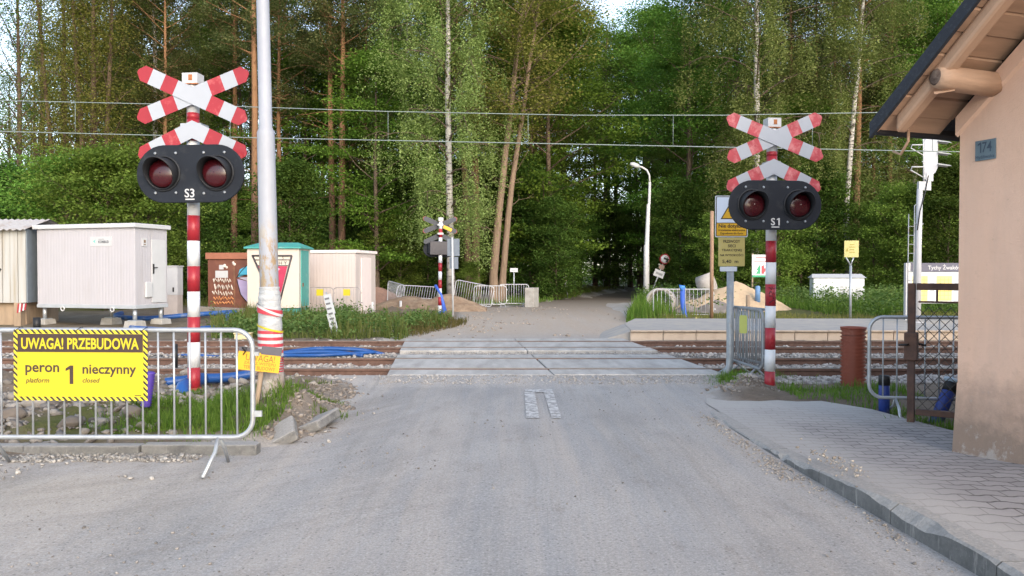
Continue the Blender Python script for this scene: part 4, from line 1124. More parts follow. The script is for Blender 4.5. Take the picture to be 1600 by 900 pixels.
# cabinet behind grass
cb = thing('equipment_cabinet', 'low white equipment cabinet in tall grass beyond the platform', 'cabinet', (gx(1307,33), 33, .1), R(-12))
mb = MB(); mb.box(-.98,.98,-.5,.5,.0,gz(434,33)-.1); mb.build('body', mk('cabinet_paint', (.60,.63,.64), .5, .05, dirt=(.42,.42,.38), damt=.2), cb, bevel=.03)
mb = MB(); mb.add([(-1.05,-.56,gz(434,33)-.1),(1.05,-.56,gz(434,33)-.1),(1.05,.56,gz(434,33)-.1),(-1.05,.56,gz(434,33)-.1),(-.95,0,gz(428,33)-.1),(.95,0,gz(428,33)-.1)], [(0,1,5,4),(1,2,5),(2,3,4,5),(3,0,4),(0,3,2,1)]); mb.build('roof', CLEANWHITE, cb)
mb = MB(); mb.box(.05,.92,-.52,-.501,.25,.95); dr = mb.build('door', CLEANWHITE, cb, bevel=.008)
mb = MB()
for x in (.2,.5,.8):
    for z in (.45,.75): mb.box(x-.03,x+.03,-.53,-.521,z-.03,z+.03)
mb.build('bolt', GALVOLD, dr)
# poster
po = thing('poster_board', 'white poster board with green and red figure standing at the edge of the wood', 'board', (gx(1188,36), 36, 0))
kp = 36/F; Zp = lambda p: gz(p,36); Xp = lambda p: (p-1188)*kp
for x in (1176, 1204):
    mb = MB(); mb.tube([(Xp(x),.05,-.1),(Xp(x),.05,Zp(396))], .04, 8); mb.build('post', WOOD, po)
mb = MB(); mb.box(Xp(1175),Xp(1206),-.01,.02,Zp(430),Zp(398)); mb.build('panel', mk('poster_white', (.68,.68,.70), .6), po)
mb = MB(); mb.box(Xp(1175),Xp(1206),-.015,-.011,Zp(433),Zp(430.2)); mb.prism([(Xp(1181),Zp(428)),(Xp(1188),Zp(428)),(Xp(1188),Zp(415))], -.015,-.011); mb.prism([(Xp(1181.5),Zp(422)),(Xp(1187),Zp(422)),(Xp(1187),Zp(413))], -.018,-.0155); mb.build('green_figure', mk('poster_green', (.04,.30,.14), .6), po)
mb = MB(); mb.prism([(Xp(1189.5),Zp(428)),(Xp(1193),Zp(428)),(Xp(1197),Zp(420)),(Xp(1194),Zp(419)),(Xp(1193),Zp(414)),(Xp(1189.5),Zp(416))], -.015,-.011); mb.box(Xp(1180),Xp(1199),-.015,-.011,Zp(403.5),Zp(402)); mb.box(Xp(1178),Xp(1200),-.015,-.011,Zp(409),Zp(408)); mb.build('red_figure', mk('poster_red', (.50,.06,.07), .6), po)
# far barrier, blue pipe, sand heap, concrete rings
barrier('white barrier in front of the sand heap beyond the platform', (gx(1068,26.5), 26.5, gz(502,26.5)), R(1), L=2.0, nb=14, H=1.06, zl=.22, mat=WHITE)
bp = thing('blue_pipe', 'upright bent blue corrugated pipe standing in front of the white barrier', 'pipe', (gx(1072,25.4), 25.4, gz(501,25.4)))
mb = MB(); corrugated(mb, lambda t: (-.10*t-.05*math.sin(t*3), 0, 1.05*t), 1.05, .075, .05, .008, 14); mb.build('tube', mk('bright_blue_plastic', (.05,.13,.55), .45, .1), bp)
mb = MB(); mb.tube([(-.10,0,1.0),(-.16,-.02,1.08),(-.05,-.03,1.06)], [.10,.09,.05], 10); mb.build('torn_top', mk('pale_blue_film', (.07,.25,.68), .4), bp)
def heap(name, label, cx, cy, rx, ry, h, mat, seed, cat, peaks=None, z0=0):
    n = 44; V = []; F4 = []
    for i in range(n+1):
        for j in range(n+1):
            u = -1+2*i/n; v = -1+2*j/n
            q = max(0, 1-math.sqrt(u*u+v*v)); z = 0
            for (a, b, s, hh) in (peaks or [(0,0,1,1)]):
                q = max(0, 1-math.sqrt(((u-a)/s)**2+((v-b)/s)**2)); z = max(z, hh*(q**.9))
            x = cx+u*rx; y = cy+v*ry
            z = h*z*(1+.35*(float(fbm(np.array(x*1.5+seed), np.array(y*1.5)))-.5))+(.12*h*(float(fbm(np.array(x*5+seed), np.array(y*5)))-.5) if z > .02 else -.08)
            V.append((x, y, z0+z))
    for i in range(n):
        for j in range(n): a = i*(n+1)+j; F4.append((a, a+n+1, a+n+2, a+1))
    o = npmesh(name, np.array(V), np.array(F4), mat, smooth=True); tag(o, label, cat); return o
SAND = mk('sand', (.47,.345,.22), .95, .12, 2, bump=.4, bscale=25, dirt=(.36,.25,.16), damt=.3)
DARKSOIL = mk('grey_soil', (.16,.14,.125), .95, .25, 2, bump=.6, bscale=15, dirt=(.26,.22,.18), damt=.4)
BROWNSOIL = mk('brown_soil', (.20,.135,.09), .95, .3, 2, bump=.8, bscale=12, bdist=.05, dirt=(.33,.245,.165), damt=.5)
heap('sand_heap', 'pale yellow sand heap behind the white barrier beyond the platform', gx(1136,30.5), 30.5, 2.5, 1.8, 1.5, SAND, 3, 'heap', [(.12,0,.95,.86),(-.35,0,.6,.45)])
heap('soil_heap', 'grey soil heap at the foot of the sand beside the white barrier', gx(1100,29.0), 29.0, 1.5, 1.1, .75, DARKSOIL, 7, 'heap', [(.3,0,.8,.8),(-.4,.1,.6,.6)])
heap('rubble_heap', 'grey rubble heap behind the concrete ring near the street lamp', gx(1068,33.5), 33.6, 1.4, 1.0, 1.05, DARKSOIL, 11, 'heap')
RINGM = mk('ring_concrete', (.36,.33,.30), .9, .12, 4, dirt=(.26,.2,.17), damt=.3)
def ring(label, px, d, r, w, rx, z):
    mb = MB(); mb.lathe([(r*.80,-w/2),(r,-w/2),(r,w/2),(r*.80,w/2),(r*.80,-w/2)], 32)
    mb.f = [f for f in mb.f if len(f) == 4]; mb.m = [0]*len(mb.f); mb.sm = [True]*len(mb.f)
    o = mb.build('concrete_ring', RINGM); o.location = (gx(px,d), d, z); o.rotation_euler = rx; tag(o, label, 'concrete ring', 'concrete well rings'); return o
ring('concrete well ring lying on its side near the street lamp, open end showing', 1033, 29, .52, .5, (R(88), 0, R(-25)), .50)
ring('concrete well ring perched on the heap behind the rusty pole', 1104, 33, .42, .6, (R(70), 0, R(60)), 1.10)
marker('grey timber post by the grassy edge of the sand heap', 1169, 461, 500, 24.4, 7, WOOD, 'timber_post')
marker('pale short peg in grass at the platform edge near the white barrier', 1088, 496, 507, 23.8, 3, YELLOWPALE, 'survey_peg', 'survey pegs', 'peg')
marker('pale short peg in grass on the platform side of the S1 signal', 1232, 498, 511, 23.8, 3, YELLOWPALE, 'survey_peg', 'survey pegs', 'peg')
mb = MB(); mb.lathe([(.10,0),(.09,.6),(.05,.64)], 12); o = mb.build('blue_cone_cap', mk('pale_blue_cap', (.13,.24,.42), .5)); o.location = (gx(1184,29.5), 29.5, .45); tag(o, 'short blue standpipe beside the sand heap', 'pipe')

# ================================================================== street lamp beyond
sl_ = thing('street_lamp', 'white street lamp with curved arm beside the road into the wood', 'street lamp', (gx(1010,44), 44, gz(472,44)))
kl = 44/F; Zl = lambda p: (472-p)*kl
mb = MB(); arm = [(0,0,-.1),(.0,0,Zl(384)),(.02,0,Zl(382)),(.10,0,Zl(320)),(.14,0,Zl(318)),(.17,0,Zl(285))]
mb.tube(arm, [.17,.15,.125,.10,.075,.07], 14)
cv = [(.17,0,Zl(285)),(.14,0,Zl(274)),(.0,0,Zl(266)),(-.28,0,Zl(261.5)),(-.42,0,Zl(260.5))]
mb.tube(cv, .055, 10); mb.build('column', CLEANWHITE, sl_)
mb = MB(); mb.tube([(-.38,0,Zl(261.3)),(-.52,0,Zl(259.8)),(-.78,0,Zl(257.2)),(-.92,0,Zl(256.2))], [.05,.13,.13,.06], 12); mb.build('lantern', mk('lantern_grey', (.45,.46,.47), .5), sl_)
# tilted road signs
ts = thing('road_sign', 'leaning round road sign with a white plate beneath, by the street lamp', 'road sign', (gx(1014,46), 46.0, .05)); ts.rotation_euler = (0, R(21), 0)
kt = 46/F
mb = MB(); mb.tube([(0,0,-.1),(0,0,74*kt)], .04, 8); mb.build('post', GALV, ts)
mb = MB(); mb.lathe([(0,0),(8.2*kt,0),(8.2*kt,.015),(0,.016)], 28, c=(0,-.05,68*kt), axis='y'); dsc = mb.build('disc', RED, ts)
mb = MB(); mb.lathe([(0,0),(6.4*kt,0),(6.4*kt,.004),(0,.005)], 28, c=(0,-.068,68*kt), axis='y'); mb.build('white_centre', CLEANWHITE, dsc)
mb = MB(); mb.box(-2*kt,5*kt,-.078,-.0735,67*kt,70.5*kt); mb.box(3*kt,6*kt,-.078,-.0735,64*kt,68*kt); mb.build('symbol', BLACK, dsc)
mb = MB(); mb.box(-4*kt,4*kt,-.05,-.04,51*kt,58*kt); mb.build('brown_plate', mk('brown_plate', (.25,.17,.13), .6), ts)
mb = MB(); mb.box(-8*kt,8*kt,-.05,-.04,38*kt,49*kt); wpl = mb.build('white_plate', CLEANWHITE, ts)
mb = MB(); mb.box(-5.5*kt,5.5*kt,-.054,-.051,41.5*kt,45*kt); mb.build('print_lines', mk('grey_print', (.25,.25,.25), .6), wpl)
# stub signs in the wood
def smallsign(label, px, py0, py1, d, w, h, rot=0, red=False):
    t = thing('sign_stub', label, 'sign', (gx(px,d), d, gz(py1,d))); t.rotation_euler = (0, R(rot), 0); k = d/F
    H = (py1-py0)*k
    mb = MB(); mb.tube([(0,0,-.2),(0,0,H)], .03, 8); mb.build('post', GALV, t)
    mb = MB(); mb.box(-w/2*k, w/2*k, -.05,-.035, H-h*k, H); p = mb.build('panel', CLEANWHITE, t)
    if red:
        mb = MB(); mb.box(-w/2*k, w/2*k, -.056,-.051, H-h*k*.45, H-h*k*.2); mb.build('red_band', RED, p)
    else:
        mb = MB(); mb.box(-w*.3*k, w*.3*k, -.055,-.051, H-h*k*.6, H-h*k*.4); mb.build('print_lines', GALVOLD, p)
smallsign('small white plate on a thin post behind the barriers at the wood edge', 803, 419, 455, 39, 12, 6)
smallsign('tilted white plate with red band at the edge of the forest road', 887, 430, 462, 50, 5, 19, -9, True)
smallsign('dim narrow marker plate deep on the shaded forest road', 943, 427, 446, 80, 5, 12)
smallsign('dim pale board farthest down the shaded forest road', 978, 423, 444, 84, 7, 7)

# ================================================================== left: containers and kiosks
def panelmat(name, col, pitch, depth=.6, var=.03):
    m, nt, out = newmat(name); T = NT(nt)
    tc = T.n('ShaderNodeTexCoord').outputs['Object']; sep = T.n('ShaderNodeSeparateXYZ'); T.l(tc, sep.inputs[0])
    w = T.math('PINGPONG', T.math('ADD', T.math('ADD', sep.outputs[0], sep.outputs[1]), 40), pitch/2)
    g = T.ramp(w, 0, pitch*.14)
    n = T.noise(tc, 1.6, 5, .6)
    c = T.mix(T.ramp(n, .3, .7), tuple(v*(1-var) for v in col), tuple(v*(1+var) for v in col)); c = T.mix(T.math('MULTIPLY', T.math('SUBTRACT', 1.0, g), .18), c, tuple(v*.72 for v in col))
    st = T.noise(T.scalev(tc, (6,6,.5)), 1, 5, .65); c = T.mix(T.math('MULTIPLY', T.ramp(st, .52, .75), .30), c, (col[0]*.66, col[1]*.60, col[2]*.52))
    b = T.n('ShaderNodeBsdfPrincipled'); T.l(c, b.inputs['Base Color']); b.inputs['Roughness'].default_value = .5
    T.l(T.bump(g, depth, .01), b.inputs['Normal']); T.l(b.outputs[0], out.inputs[0]); return m
WPANEL = panelmat('white_ribbed_panel', (.43,.41,.43), .10)
PPANEL = panelmat('pinkish_ribbed_panel', (.53,.46,.43), .12)
wc = thing('site_container', 'white ribbed site container raised on steel legs with concrete feet', 'container', (gx(211,21.5), 21.5, 0), math.atan2(-.294,.956))
CL, CD, Z0, Z1 = 3.35, 1.22, gz(477,21.5), gz(352,21.5)
mb = MB(); mb.box(-CL, 0, 0, CD, Z0, Z1-.05); mb.build('wall', WPANEL, wc)
mb = MB(); mb.box(-CL-.10, .08, -.08, CD+.08, Z1-.06, Z1+.06); mb.build('roof', CLEANWHITE, wc, bevel=.015)
mb = MB(); mb.box(-CL-.02, .02, -.02, CD+.02, Z0-.10, Z0); mb.build('base_frame', mk('grey_frame', (.36,.38,.40), .5), wc, bevel=.008)
mb = MB(); kc = 21.5/F; lx = -62*kc*1.05; mb.box(lx-.36, lx+.36, -.016, -.001, Z1-.55, Z1-.29); lo = mb.build('logo_panel', CLEANWHITE, wc)
mb = MB(); text_into(mb, 'KOMBUD', lx+.10, Z1-.435, -.018, w=.36, h=.075, bold=.04); text_into(mb, 'GRUPA', lx+.02, Z1-.365, -.018, w=.2, h=.03); mb.build('lettering', mk('logo_grey', (.10,.11,.12), .6), lo)
mb = MB(); mb.prism([(lx-.26,Z1-.42),(lx-.16,Z1-.36),(lx-.20,Z1-.42),(lx-.16,Z1-.48)], -.018, -.016); mb.build('emblem', mk('logo_teal', (.12,.50,.44), .5), lo)
mb = MB(); mb.box(.001, .03, .60, 1.14, Z0+.05, Z1-.36); dd_ = mb.build('door', CLEANWHITE, wc, bevel=.006)
mb = MB(); mb.box(.032, .05, .63, .67, Z0+.85, Z0+1.12); mb.tube([(.05,.65,Z0+1.02),(.08,.65,Z0+1.02),(.08,.76,Z0+1.02)], .014, 6); mb.build('handle', BLACK, dd_)
mb = MB(); mb.box(.001, .02, .26, .43, Z1-.55, Z1-.33); nt_ = mb.build('notice', CLEANWHITE, wc)
mb = MB(); mb.box(.021, .024, .31, .38, Z1-.46, Z1-.38); mb.box(.021, .024, .31, .38, Z1-.52, Z1-.49); mb.build('print_lines', mk('brown_notice_print', (.22,.15,.10), .6), nt_)
mb = MB(); mb.box(.001, .07, .34, .58, Z0+.20, Z0+.62); mb.build('vent_box', CLEANWHITE, wc, bevel=.02)
for x, y in ((-CL+.12,.12), (-.12,.12), (-.12,CD-.12), (-CL+1.5,CD-.12)):
    mb = MB(); mb.tube([(x,y,Z0-.1),(x,y,.27)], .055, 12); mb.cbox((x,y,.27), (.26,.26,.02)); lg = mb.build('leg', GALV, wc)
    mb = MB(); mb.add([(x-.24,y-.24,-.15),(x+.24,y-.24,-.15),(x+.24,y+.24,-.15),(x-.24,y+.24,-.15),(x-.18,y-.18,.26),(x+.18,y-.18,.26),(x+.18,y+.18,.26),(x-.18,y+.18,.26)], [(0,3,2,1),(4,5,6,7),(0,1,5,4),(1,2,6,5),(2,3,7,6),(3,0,4,7)])
    mb.build('concrete_foot', CONCRETE, lg, bevel=.01)
for x in (-CL+.9, -.75):
    mb = MB(); mb.tube([(x+.06*math.cos(a), -.02, Z0-.12+.06*math.sin(a)) for a in [2*math.pi*i/12 for i in range(12)]], .018, 6, closed=True); mb.build('lifting_eye', CLEANWHITE, wc)
# battered shed
sh = thing('site_shed', 'battered white boarded shed with corrugated roof beside the white container', 'shed', (gx(47,22.5), 22.3, 0), R(3))
OLDW = mk('worn_white_boards', (.40,.40,.39), .75, .15, 3, stretch=(6,6,.35), dirt=(.27,.23,.17), damt=.5, dscale=1.5, bump=.3, bscale=8)
zs0, zs1 = gz(473,22.3), gz(358,22.3)
mb = MB(); x = 0.0; i = 0
while x > -5:
    w = .21+.05*math.sin(i*3.1); mb.box(x-w+.012, x, -.012*(i % 2), .05, zs0, zs1); x -= w; i += 1
mb.box(-5, 0, .04, 2.2, zs0, zs1); mb.build('wall', OLDW, sh)
mb = MB(); mb.box(.001,.03,.03,2.2,zs0,zs1); mb.build('end_wall', mk('grey_blue_end', (.17,.20,.23), .6), sh)
mb = MB(); vs = []; n = 150
for k in range(n+1):
    xx = .12-5.2*k/n; zc = .022*math.sin(k*1.26)
    vs += [(xx,-.25,zs1-.02+zc),(xx,1.1,zs1+.34+zc),(xx,-.25,zs1-.035+zc),(xx,2.4,zs1+.05+zc)]
mb.add(vs, [(4*k,4*k+4,4*k+5,4*k+1) for k in range(n)]+[(4*k+1,4*k+5,4*k+7,4*k+3) for k in range(n)]+[(4*k,4*k+2,4*k+6,4*k+4) for k in range(n)])
mb.build('corrugated_roof', mk('shed_roof', (.42,.40,.39), .6, .1, dirt=(.3,.22,.17), damt=.3), sh)
mb = MB(); mb.tube([(-.99,-.02,zs0+.62),(-.86,-.02,zs0+.72),(-.72,-.02,zs0+.86),(-.66,-.02,zs0+.95)], .03, 6); mb.tube([(-1.05,-.02,zs0+.8),(-.95,-.02,zs0+.65)], .03, 6); mb.build('spray_tag', BLACK, sh)
mb = MB(); mb.box(-4.8,-.1,.2,.4,-.1,zs0); mb.box(-.3,-.12,-.05,2.0,-.1,zs0); mb.build('skid', WOOD, sh)
mb = MB()
for i in range(5): mb.prism([(-.02+i*.05-.2,zs0-.28+.02*i),(.02+i*.05-.2,zs0-.28+.02*i),(.05+i*.05-.2,zs0-.02),(.01+i*.05-.2,zs0-.02)], -.06, -.052, i % 2)
mb.build('striped_board', [RED, CLEANWHITE], sh)
# grey cabinet
gc = thing('cable_cabinet', 'narrow pale grey cable cabinet behind the white container', 'cabinet', (gx(266,27), 27, 0), R(-4))
kg = 27/F; Zg = lambda p: gz(p,27)
mb = MB(); mb.box(-12*kg, 11.5*kg, 0, .4, Zg(461), Zg(417)); mb.build('body', mk('cabinet_grey', (.52,.52,.53), .55, .05), gc, bevel=.01)
mb = MB(); mb.box(-11*kg, 11*kg, .01, .39, -.1, Zg(461)); mb.build('base', mk('cabinet_base', (.50,.44,.41), .7, .1), gc)
mb = MB(); mb.box(-13*kg, 12.5*kg, -.03, .43, Zg(417), Zg(415)); mb.build('roof', CLEANWHITE, gc)
mb = MB(); mb.box(4*kg, 6*kg, -.02, -.001, Zg(456), Zg(449)); mb.build('handle', BLACK, gc)
# brown kiosk with spray paint
bk = thing('brown_kiosk', 'brown switch kiosk with spray painted blue and lilac graffiti', 'kiosk', (gx(325,27.5), 27.5, .0), R(-3))
kk = 27.5/F; Zk = lambda p: gz(p,27.5); Xk = lambda p: (p-325)*kk
BRN = mk('brown_paint', (.15,.055,.035), .6, .12, 3, dirt=(.22,.09,.05), damt=.3)
mb = MB(); mb.box(0, Xk(410), 0, 1.6, -.1, Zk(403)); mb.build('wall', BRN, bk)
mb = MB(); mb.box(-.06, Xk(412), -.07, 1.7, Zk(405), Zk(395)); mb.build('roof', mk('brown_roof_edge', (.30,.115,.065), .6), bk, bevel=.01)
mb = MB(); mb.box(Xk(366), Xk(368), -.012, -.001, Zk(478), Zk(405)); mb.build('door_edge', RUST, bk)
mb = MB(); mb.box(Xk(337), Xk(357), -.014, -.002, Zk(434), Zk(423)); mb.box(Xk(343), Xk(350), -.014, -.002, Zk(421), Zk(414)); mb.build('white_notice', CLEANWHITE, bk)
rr = random.Random(9)
mb = MB()
for row, (pz_, x0, x1, amp) in enumerate(((438,334,364,4),(448,336,366,5),(458,333,366,4))):
    pts = []; m_ = 16
    for i in range(m_): pts.append((Xk(x0+(x1-x0)*i/m_+rr.uniform(-1,1)), -.012, Zk(pz_+amp*(1 if i % 2 else -1)*rr.uniform(.4,1))))
    mb.tube(pts, .028, 5)
mb.build('white_spray', mk('spray_pale', (.66,.58,.50), .7), bk)
mb = MB()
for i in range(7): mb.lathe([(0,0),(.045,.001),(.045,.008),(0,.009)], 10, c=(Xk(rr.uniform(350,372)), -.004, Zk(rr.uniform(408,418))), axis='y')
mb.build('spray_dots', mk('spray_pale', (.66,.58,.50), .7), bk)
mb = MB()
for pz_ in (466, 473):
    pts = [(Xk(334+2.4*i+rr.uniform(-1,1)), -.012, Zk(pz_+3*(1 if i % 2 else -1)*rr.uniform(.4,1))) for i in range(14)]; mb.tube(pts, .024, 5)
mb.build('orange_spray', mk('spray_orange', (.62,.27,.11), .7), bk)
mb = MB(); mb.prism([(Xk(372),Zk(433)),(Xk(376),Zk(421)),(Xk(384),Zk(417)),(Xk(390),Zk(411)),(Xk(408),Zk(413)),(Xk(408),Zk(430)),(Xk(392),Zk(428))], -.010, -.002); mb.build('blue_spray', mk('spray_blue', (.08,.42,.60), .6), bk)
mb = MB(); mb.prism([(Xk(372),Zk(436)),(Xk(390),Zk(440)),(Xk(408),Zk(446)),(Xk(408),Zk(471)),(Xk(385),Zk(471)),(Xk(376),Zk(458))], -.009, -.002); mb.build('lilac_spray', mk('spray_lilac', (.40,.33,.52), .6), bk)
mb = MB(); mb.prism([(Xk(374),Zk(434)),(Xk(406),Zk(431.5)),(Xk(406),Zk(444)),(Xk(388),Zk(439))], -.0085, -.0022); mb.build('grey_spray', mk('spray_grey', (.52,.48,.55), .6), bk)
mb = MB(); mb.tube([(Xk(371),-.013,Zk(434)),(Xk(378),-.013,Zk(424)),(Xk(390),-.013,Zk(412)),(Xk(408),-.013,Zk(412))], .016, 5); mb.tube([(Xk(371),-.013,Zk(437)),(Xk(377),-.013,Zk(460)),(Xk(386),-.013,Zk(471))], .016, 5); mb.tube([(Xk(373),-.013,Zk(430)),(Xk(408),-.013,Zk(429))], .014, 5); mb.build('black_outline', BLACK, bk)
# cream kiosk
ck = thing('cream_kiosk', 'cream kiosk with turquoise roof and door, triangle graffiti, behind the lamp pole', 'kiosk', (gx(386.5,26), 26, .0), R(-2))
ke = 26/F; Ze = lambda p: gz(p,26); Xe = lambda p: (p-386.5)*ke
mb = MB(); mb.box(0, Xe(468), 0, 1.25, Ze(481), Ze(386)); mb.build('wall', CREAM, ck)
mb = MB(); w2 = Xe(468); mb.box(.12, w2-.05, .1, 1.2, -.2, Ze(481)); mb.build('plinth', TURQ, ck)
mb = MB(); ez = Ze(386); rzz = Ze(378); mb.add([(-.08,-.1,ez),(w2+.10,-.1,ez),(w2+.10,1.35,ez),(-.08,1.35,ez),(.2,.62,rzz),(w2-.2,.62,rzz),(-.08,-.1,ez-.05),(w2+.10,-.1,ez-.05),(w2+.10,1.35,ez-.05),(-.08,1.35,ez-.05)], [(0,1,5,4),(1,2,5),(2,3,4,5),(3,0,4),(0,6,7,1),(1,7,8,2),(2,8,9,3),(3,9,6,0),(6,9,8,7)]); mb.build('roof', TURQ, ck)
mb = MB(); mb.box(w2+.001, w2+.03, .2, 1.0, Ze(479), Ze(391)); kd = mb.build('door', TURQ, ck)
mb = MB(); mb.cbox((w2+.045,.3,Ze(445)), (.03,.06,.12)); mb.build('handle', RUST, kd)
T3 = lambda s: [(Xe(394),Ze(399)),(Xe(457),Ze(399)),(Xe(425.5),Ze(492)) if s else (Xe(437),Ze(476))]
mb = MB()
for a, b in (((394,399.5),(457.5,399.5)),((395,399.5),(431,478)),((457,399.5),(436,478)),((399,406),(454,406)),((402,415),(451,415))):
    mb.tube([(Xe(a[0]),-.014,Ze(a[1])),(Xe(b[0]),-.014,Ze(b[1]))], .03 if a[1] < 401 else .014, 5)
text_into(mb, 'S', Xe(443), Ze(402.8), -.012, h=4.5*ke); text_into(mb, 'H Y', Xe(443), Ze(411), -.012, h=5*ke, w=13*ke)
mb.build('black_outline', mk('spray_black', (.06,.05,.055), .6), ck)
mb = MB(); mb.prism([(Xe(404),Ze(416)),(Xe(450),Ze(416)),(Xe(441),Ze(452)),(Xe(434),Ze(474)),(Xe(428),Ze(470))], -.008, -.002); mb.build('red_spray', mk('spray_red', (.42,.03,.08), .6, .2, 6), ck)
mb = MB(); rr = random.Random(4)
for i in range(7):
    p0 = rr.uniform(418,460); x0 = 430+rr.uniform(-6,4); mb.tube([(Xe(x0),-.013,Ze(p0+6)),(Xe(x0+6),-.013,Ze(p0+2)),(Xe(x0+10-(p0-418)*.12),-.013,Ze(p0-1))], .030, 5)
mb.build('pink_spray', mk('spray_pink', (.62,.38,.52), .6), ck)
# pinkish container with barriers
pc = thing('equipment_container', 'long pinkish white ribbed container beside the cream kiosk', 'container', (gx(555.5,28), 28, .0), math.atan2(-.20,.98))
kq = 28/F; Zq = lambda p: gz(p,28)
mb = MB(); mb.box(-2.35, 0, 0, 1.9, -.1, Zq(394)); mb.build('wall', PPANEL, pc)
mb = MB(); mb.box(-2.40, .06, -.05, 1.95, Zq(395), Zq(390.5)); mb.build('roof', mk('pink_white_roof', (.74,.66,.63), .5, .04), pc, bevel=.01)
mb = MB(); mb.box(.001,.03,.5,1.4,.2,Zq(402)); mb.build('door', mk('pink_door', (.70,.60,.57), .5, .04), pc)
for i, (pxx, lab, q) in enumerate(((500, 'thin barrier with yellow tag standing against the pinkish container, near the kiosk', 0), (541, 'thin barrier with yellow tag at the open end of the pinkish container', 1))):
    b3 = barrier(lab, (gx(pxx,27.2), 27.2+.1*q, Zq(487)), R(-6), L=.95, nb=7, H=.86, zl=.16, mat=mk('dull_barrier_steel', (.33,.30,.29), .5, metal=.3), r=.016)
    mb = MB(); mb.box(-.12,.12,-.03,-.022,.58,.80); mb.build('yellow_tag', YELLOW, b3)
# bent frame leaning by the weeds
lf = thing('tilted_marker', 'tilted grey double marker board on a thin stake in the weeds', 'marker', (gx(529,19.5), 19.5, gz(538,19.5)), 0, None, (0, R(-13.5), 0))
kf = 19.5/F
mb = MB(); mb.tube([(0,0,-.1),(0,0,84*kf)], .022, 6); mb.build('stake', GALV, lf)
mb = MB(); mb.box(-7*kf,5*kf,-.03,-.015,20*kf,50*kf); mb.box(-5*kf,7*kf,-.04,-.031,48*kf,80*kf); mb.build('panel', mk('marker_grey', (.42,.44,.46), .5, .1), lf)
mb = MB()
for k in range(7): mb.box(-4*kf,3*kf,-.046,-.042,(24+k*8)*kf,(27+k*8)*kf)
mb.build('dark_bars', mk('marker_dark', (.12,.12,.13), .6), lf)
# timber baulks in the weeds
for i, (pxx, py, d, L, rot, lab) in enumerate(((345,486,26,1.5,8,'grey timber baulk stacked before the brown kiosk'), (590,512,22.5,1.9,-6,'long grey timber baulk lying in the weeds near the far road edge'), (598,523,20.8,1.5,12,'short dark timber baulk lying lower in the weeds by the crossing'), (560,516,22,1.3,20,'grey plank crossing the others in the weeds'))):
    mb = MB(); mb.cbox((0,0,.1), (L,.24,.2)); o = mb.build('timber_baulk', mk('old_baulk', (.20,.18,.16), .9, .3, 5, bump=.5, bscale=20), bevel=.015); o.location = (gx(pxx,d), d, gz(py,d)-.08); o.rotation_euler = (0,R(3),R(rot)); tag(o, lab, 'timber', 'timber baulks in the weeds')
# earth heap, barriers behind the far signal
heap('earth_heap', 'brown earth heap covered in dry stalks behind the far crossing signal', gx(662,33), 33, 2.6, 1.6, .85, BROWNSOIL, 21, 'heap', [(-.2,0,.9,.8),(.4,.05,.7,.95)])
heap('earth_ridge', 'reddish earth ridge beside the pinkish container', gx(590,36), 36, 2.0, 1.5, .95, mk('red_soil', (.24,.14,.10), .95, .25, 2, bump=.7, bscale=12, bdist=.04), 33, 'heap')
FB = WHITE
barrier('tilted barrier standing end-on at the left edge of the brown earth heap', (gx(616,34), 34.2, .0), R(-58), L=1.7, nb=14, H=1.15, zl=.22, mat=FB, rot=(0, R(6), R(-58)))
barrier('barrier leaning back on top of the brown earth heap', (gx(650,34.6), 34.8, .32), R(-4), L=1.9, nb=16, H=.85, zl=.2, mat=FB, rot=(R(-38), R(3), R(-4)))
barrier('barrier sloping down from the birch trunk toward the forest road', (gx(736,36.2), 36.4, .0), R(-20), L=1.9, nb=15, H=1.12, zl=.2, mat=FB, rot=(0, R(10), R(-20)))
barrier('middle barrier of the row below the leaning tree', (gx(766,36.8), 36.9, -.02), R(3), L=1.5, nb=12, H=1.0, zl=.15, mat=FB)
barrier('last barrier of the row ending at the concrete block', (gx(803,37.2), 37.4, -.02), R(8), L=1.4, nb=11, H=1.06, zl=.17, mat=FB)
mb = MB(); mb.cbox((0,0,.42), (.42,.8,.95)); o = mb.build('concrete_block', CONCRETE, bevel=.02); o.location = (gx(831,37), 37, 0); o.rotation_euler = (0,0,R(-20)); tag(o, 'upright concrete block closing the row of barriers by the forest road', 'block')
dp = thing('direction_sign', 'pair of dark grey sign plates seen from behind on a white post', 'sign', (gx(711,28.5), 28.5, 0))
kd_ = 28.5/F; Zd = lambda p: gz(p,28.5); Xd = lambda p: (p-711)*kd_
mb = MB(); mb.tube([(Xd(708),-.06,-.1),(Xd(707),-.06,Zd(371))], .035, 8); mb.build('post', CLEANWHITE, dp)
SB = mk('blue_grey_back', (.13,.155,.19), .5, .1)
mb = MB(); mb.box(Xd(699),Xd(718),0,.02,Zd(400),Zd(373)); mb.build('plate', SB, dp); mb = MB(); mb.box(Xd(702),Xd(716),.005,.025,Zd(420),Zd(401.5)); mb.build('plate', SB, dp)
mb = MB(); mb.tube([(gx(683,30.2),29.4,0),(gx(694,29),29.2,.2),(gx(689,29),29.2,.75),(gx(680,29.4),29.5,1.1)], [.06,.09,.04,.06], 10); tag(mb.build('blue_pipe', mk('crumpled_blue', (.05,.12,.50), .5)), 'crumpled blue pipe leaning at the foot of the far crossing signal', 'pipe')
marker('short pale bollard stub on the earth before the brown heap', 582, 472, 489, 29, 4, CLEANWHITE, 'bollard_stub')
marker('small white bollard at the end-on barrier by the brown heap', 626, 470, 482, 32, 4, CLEANWHITE, 'bollard_stub')

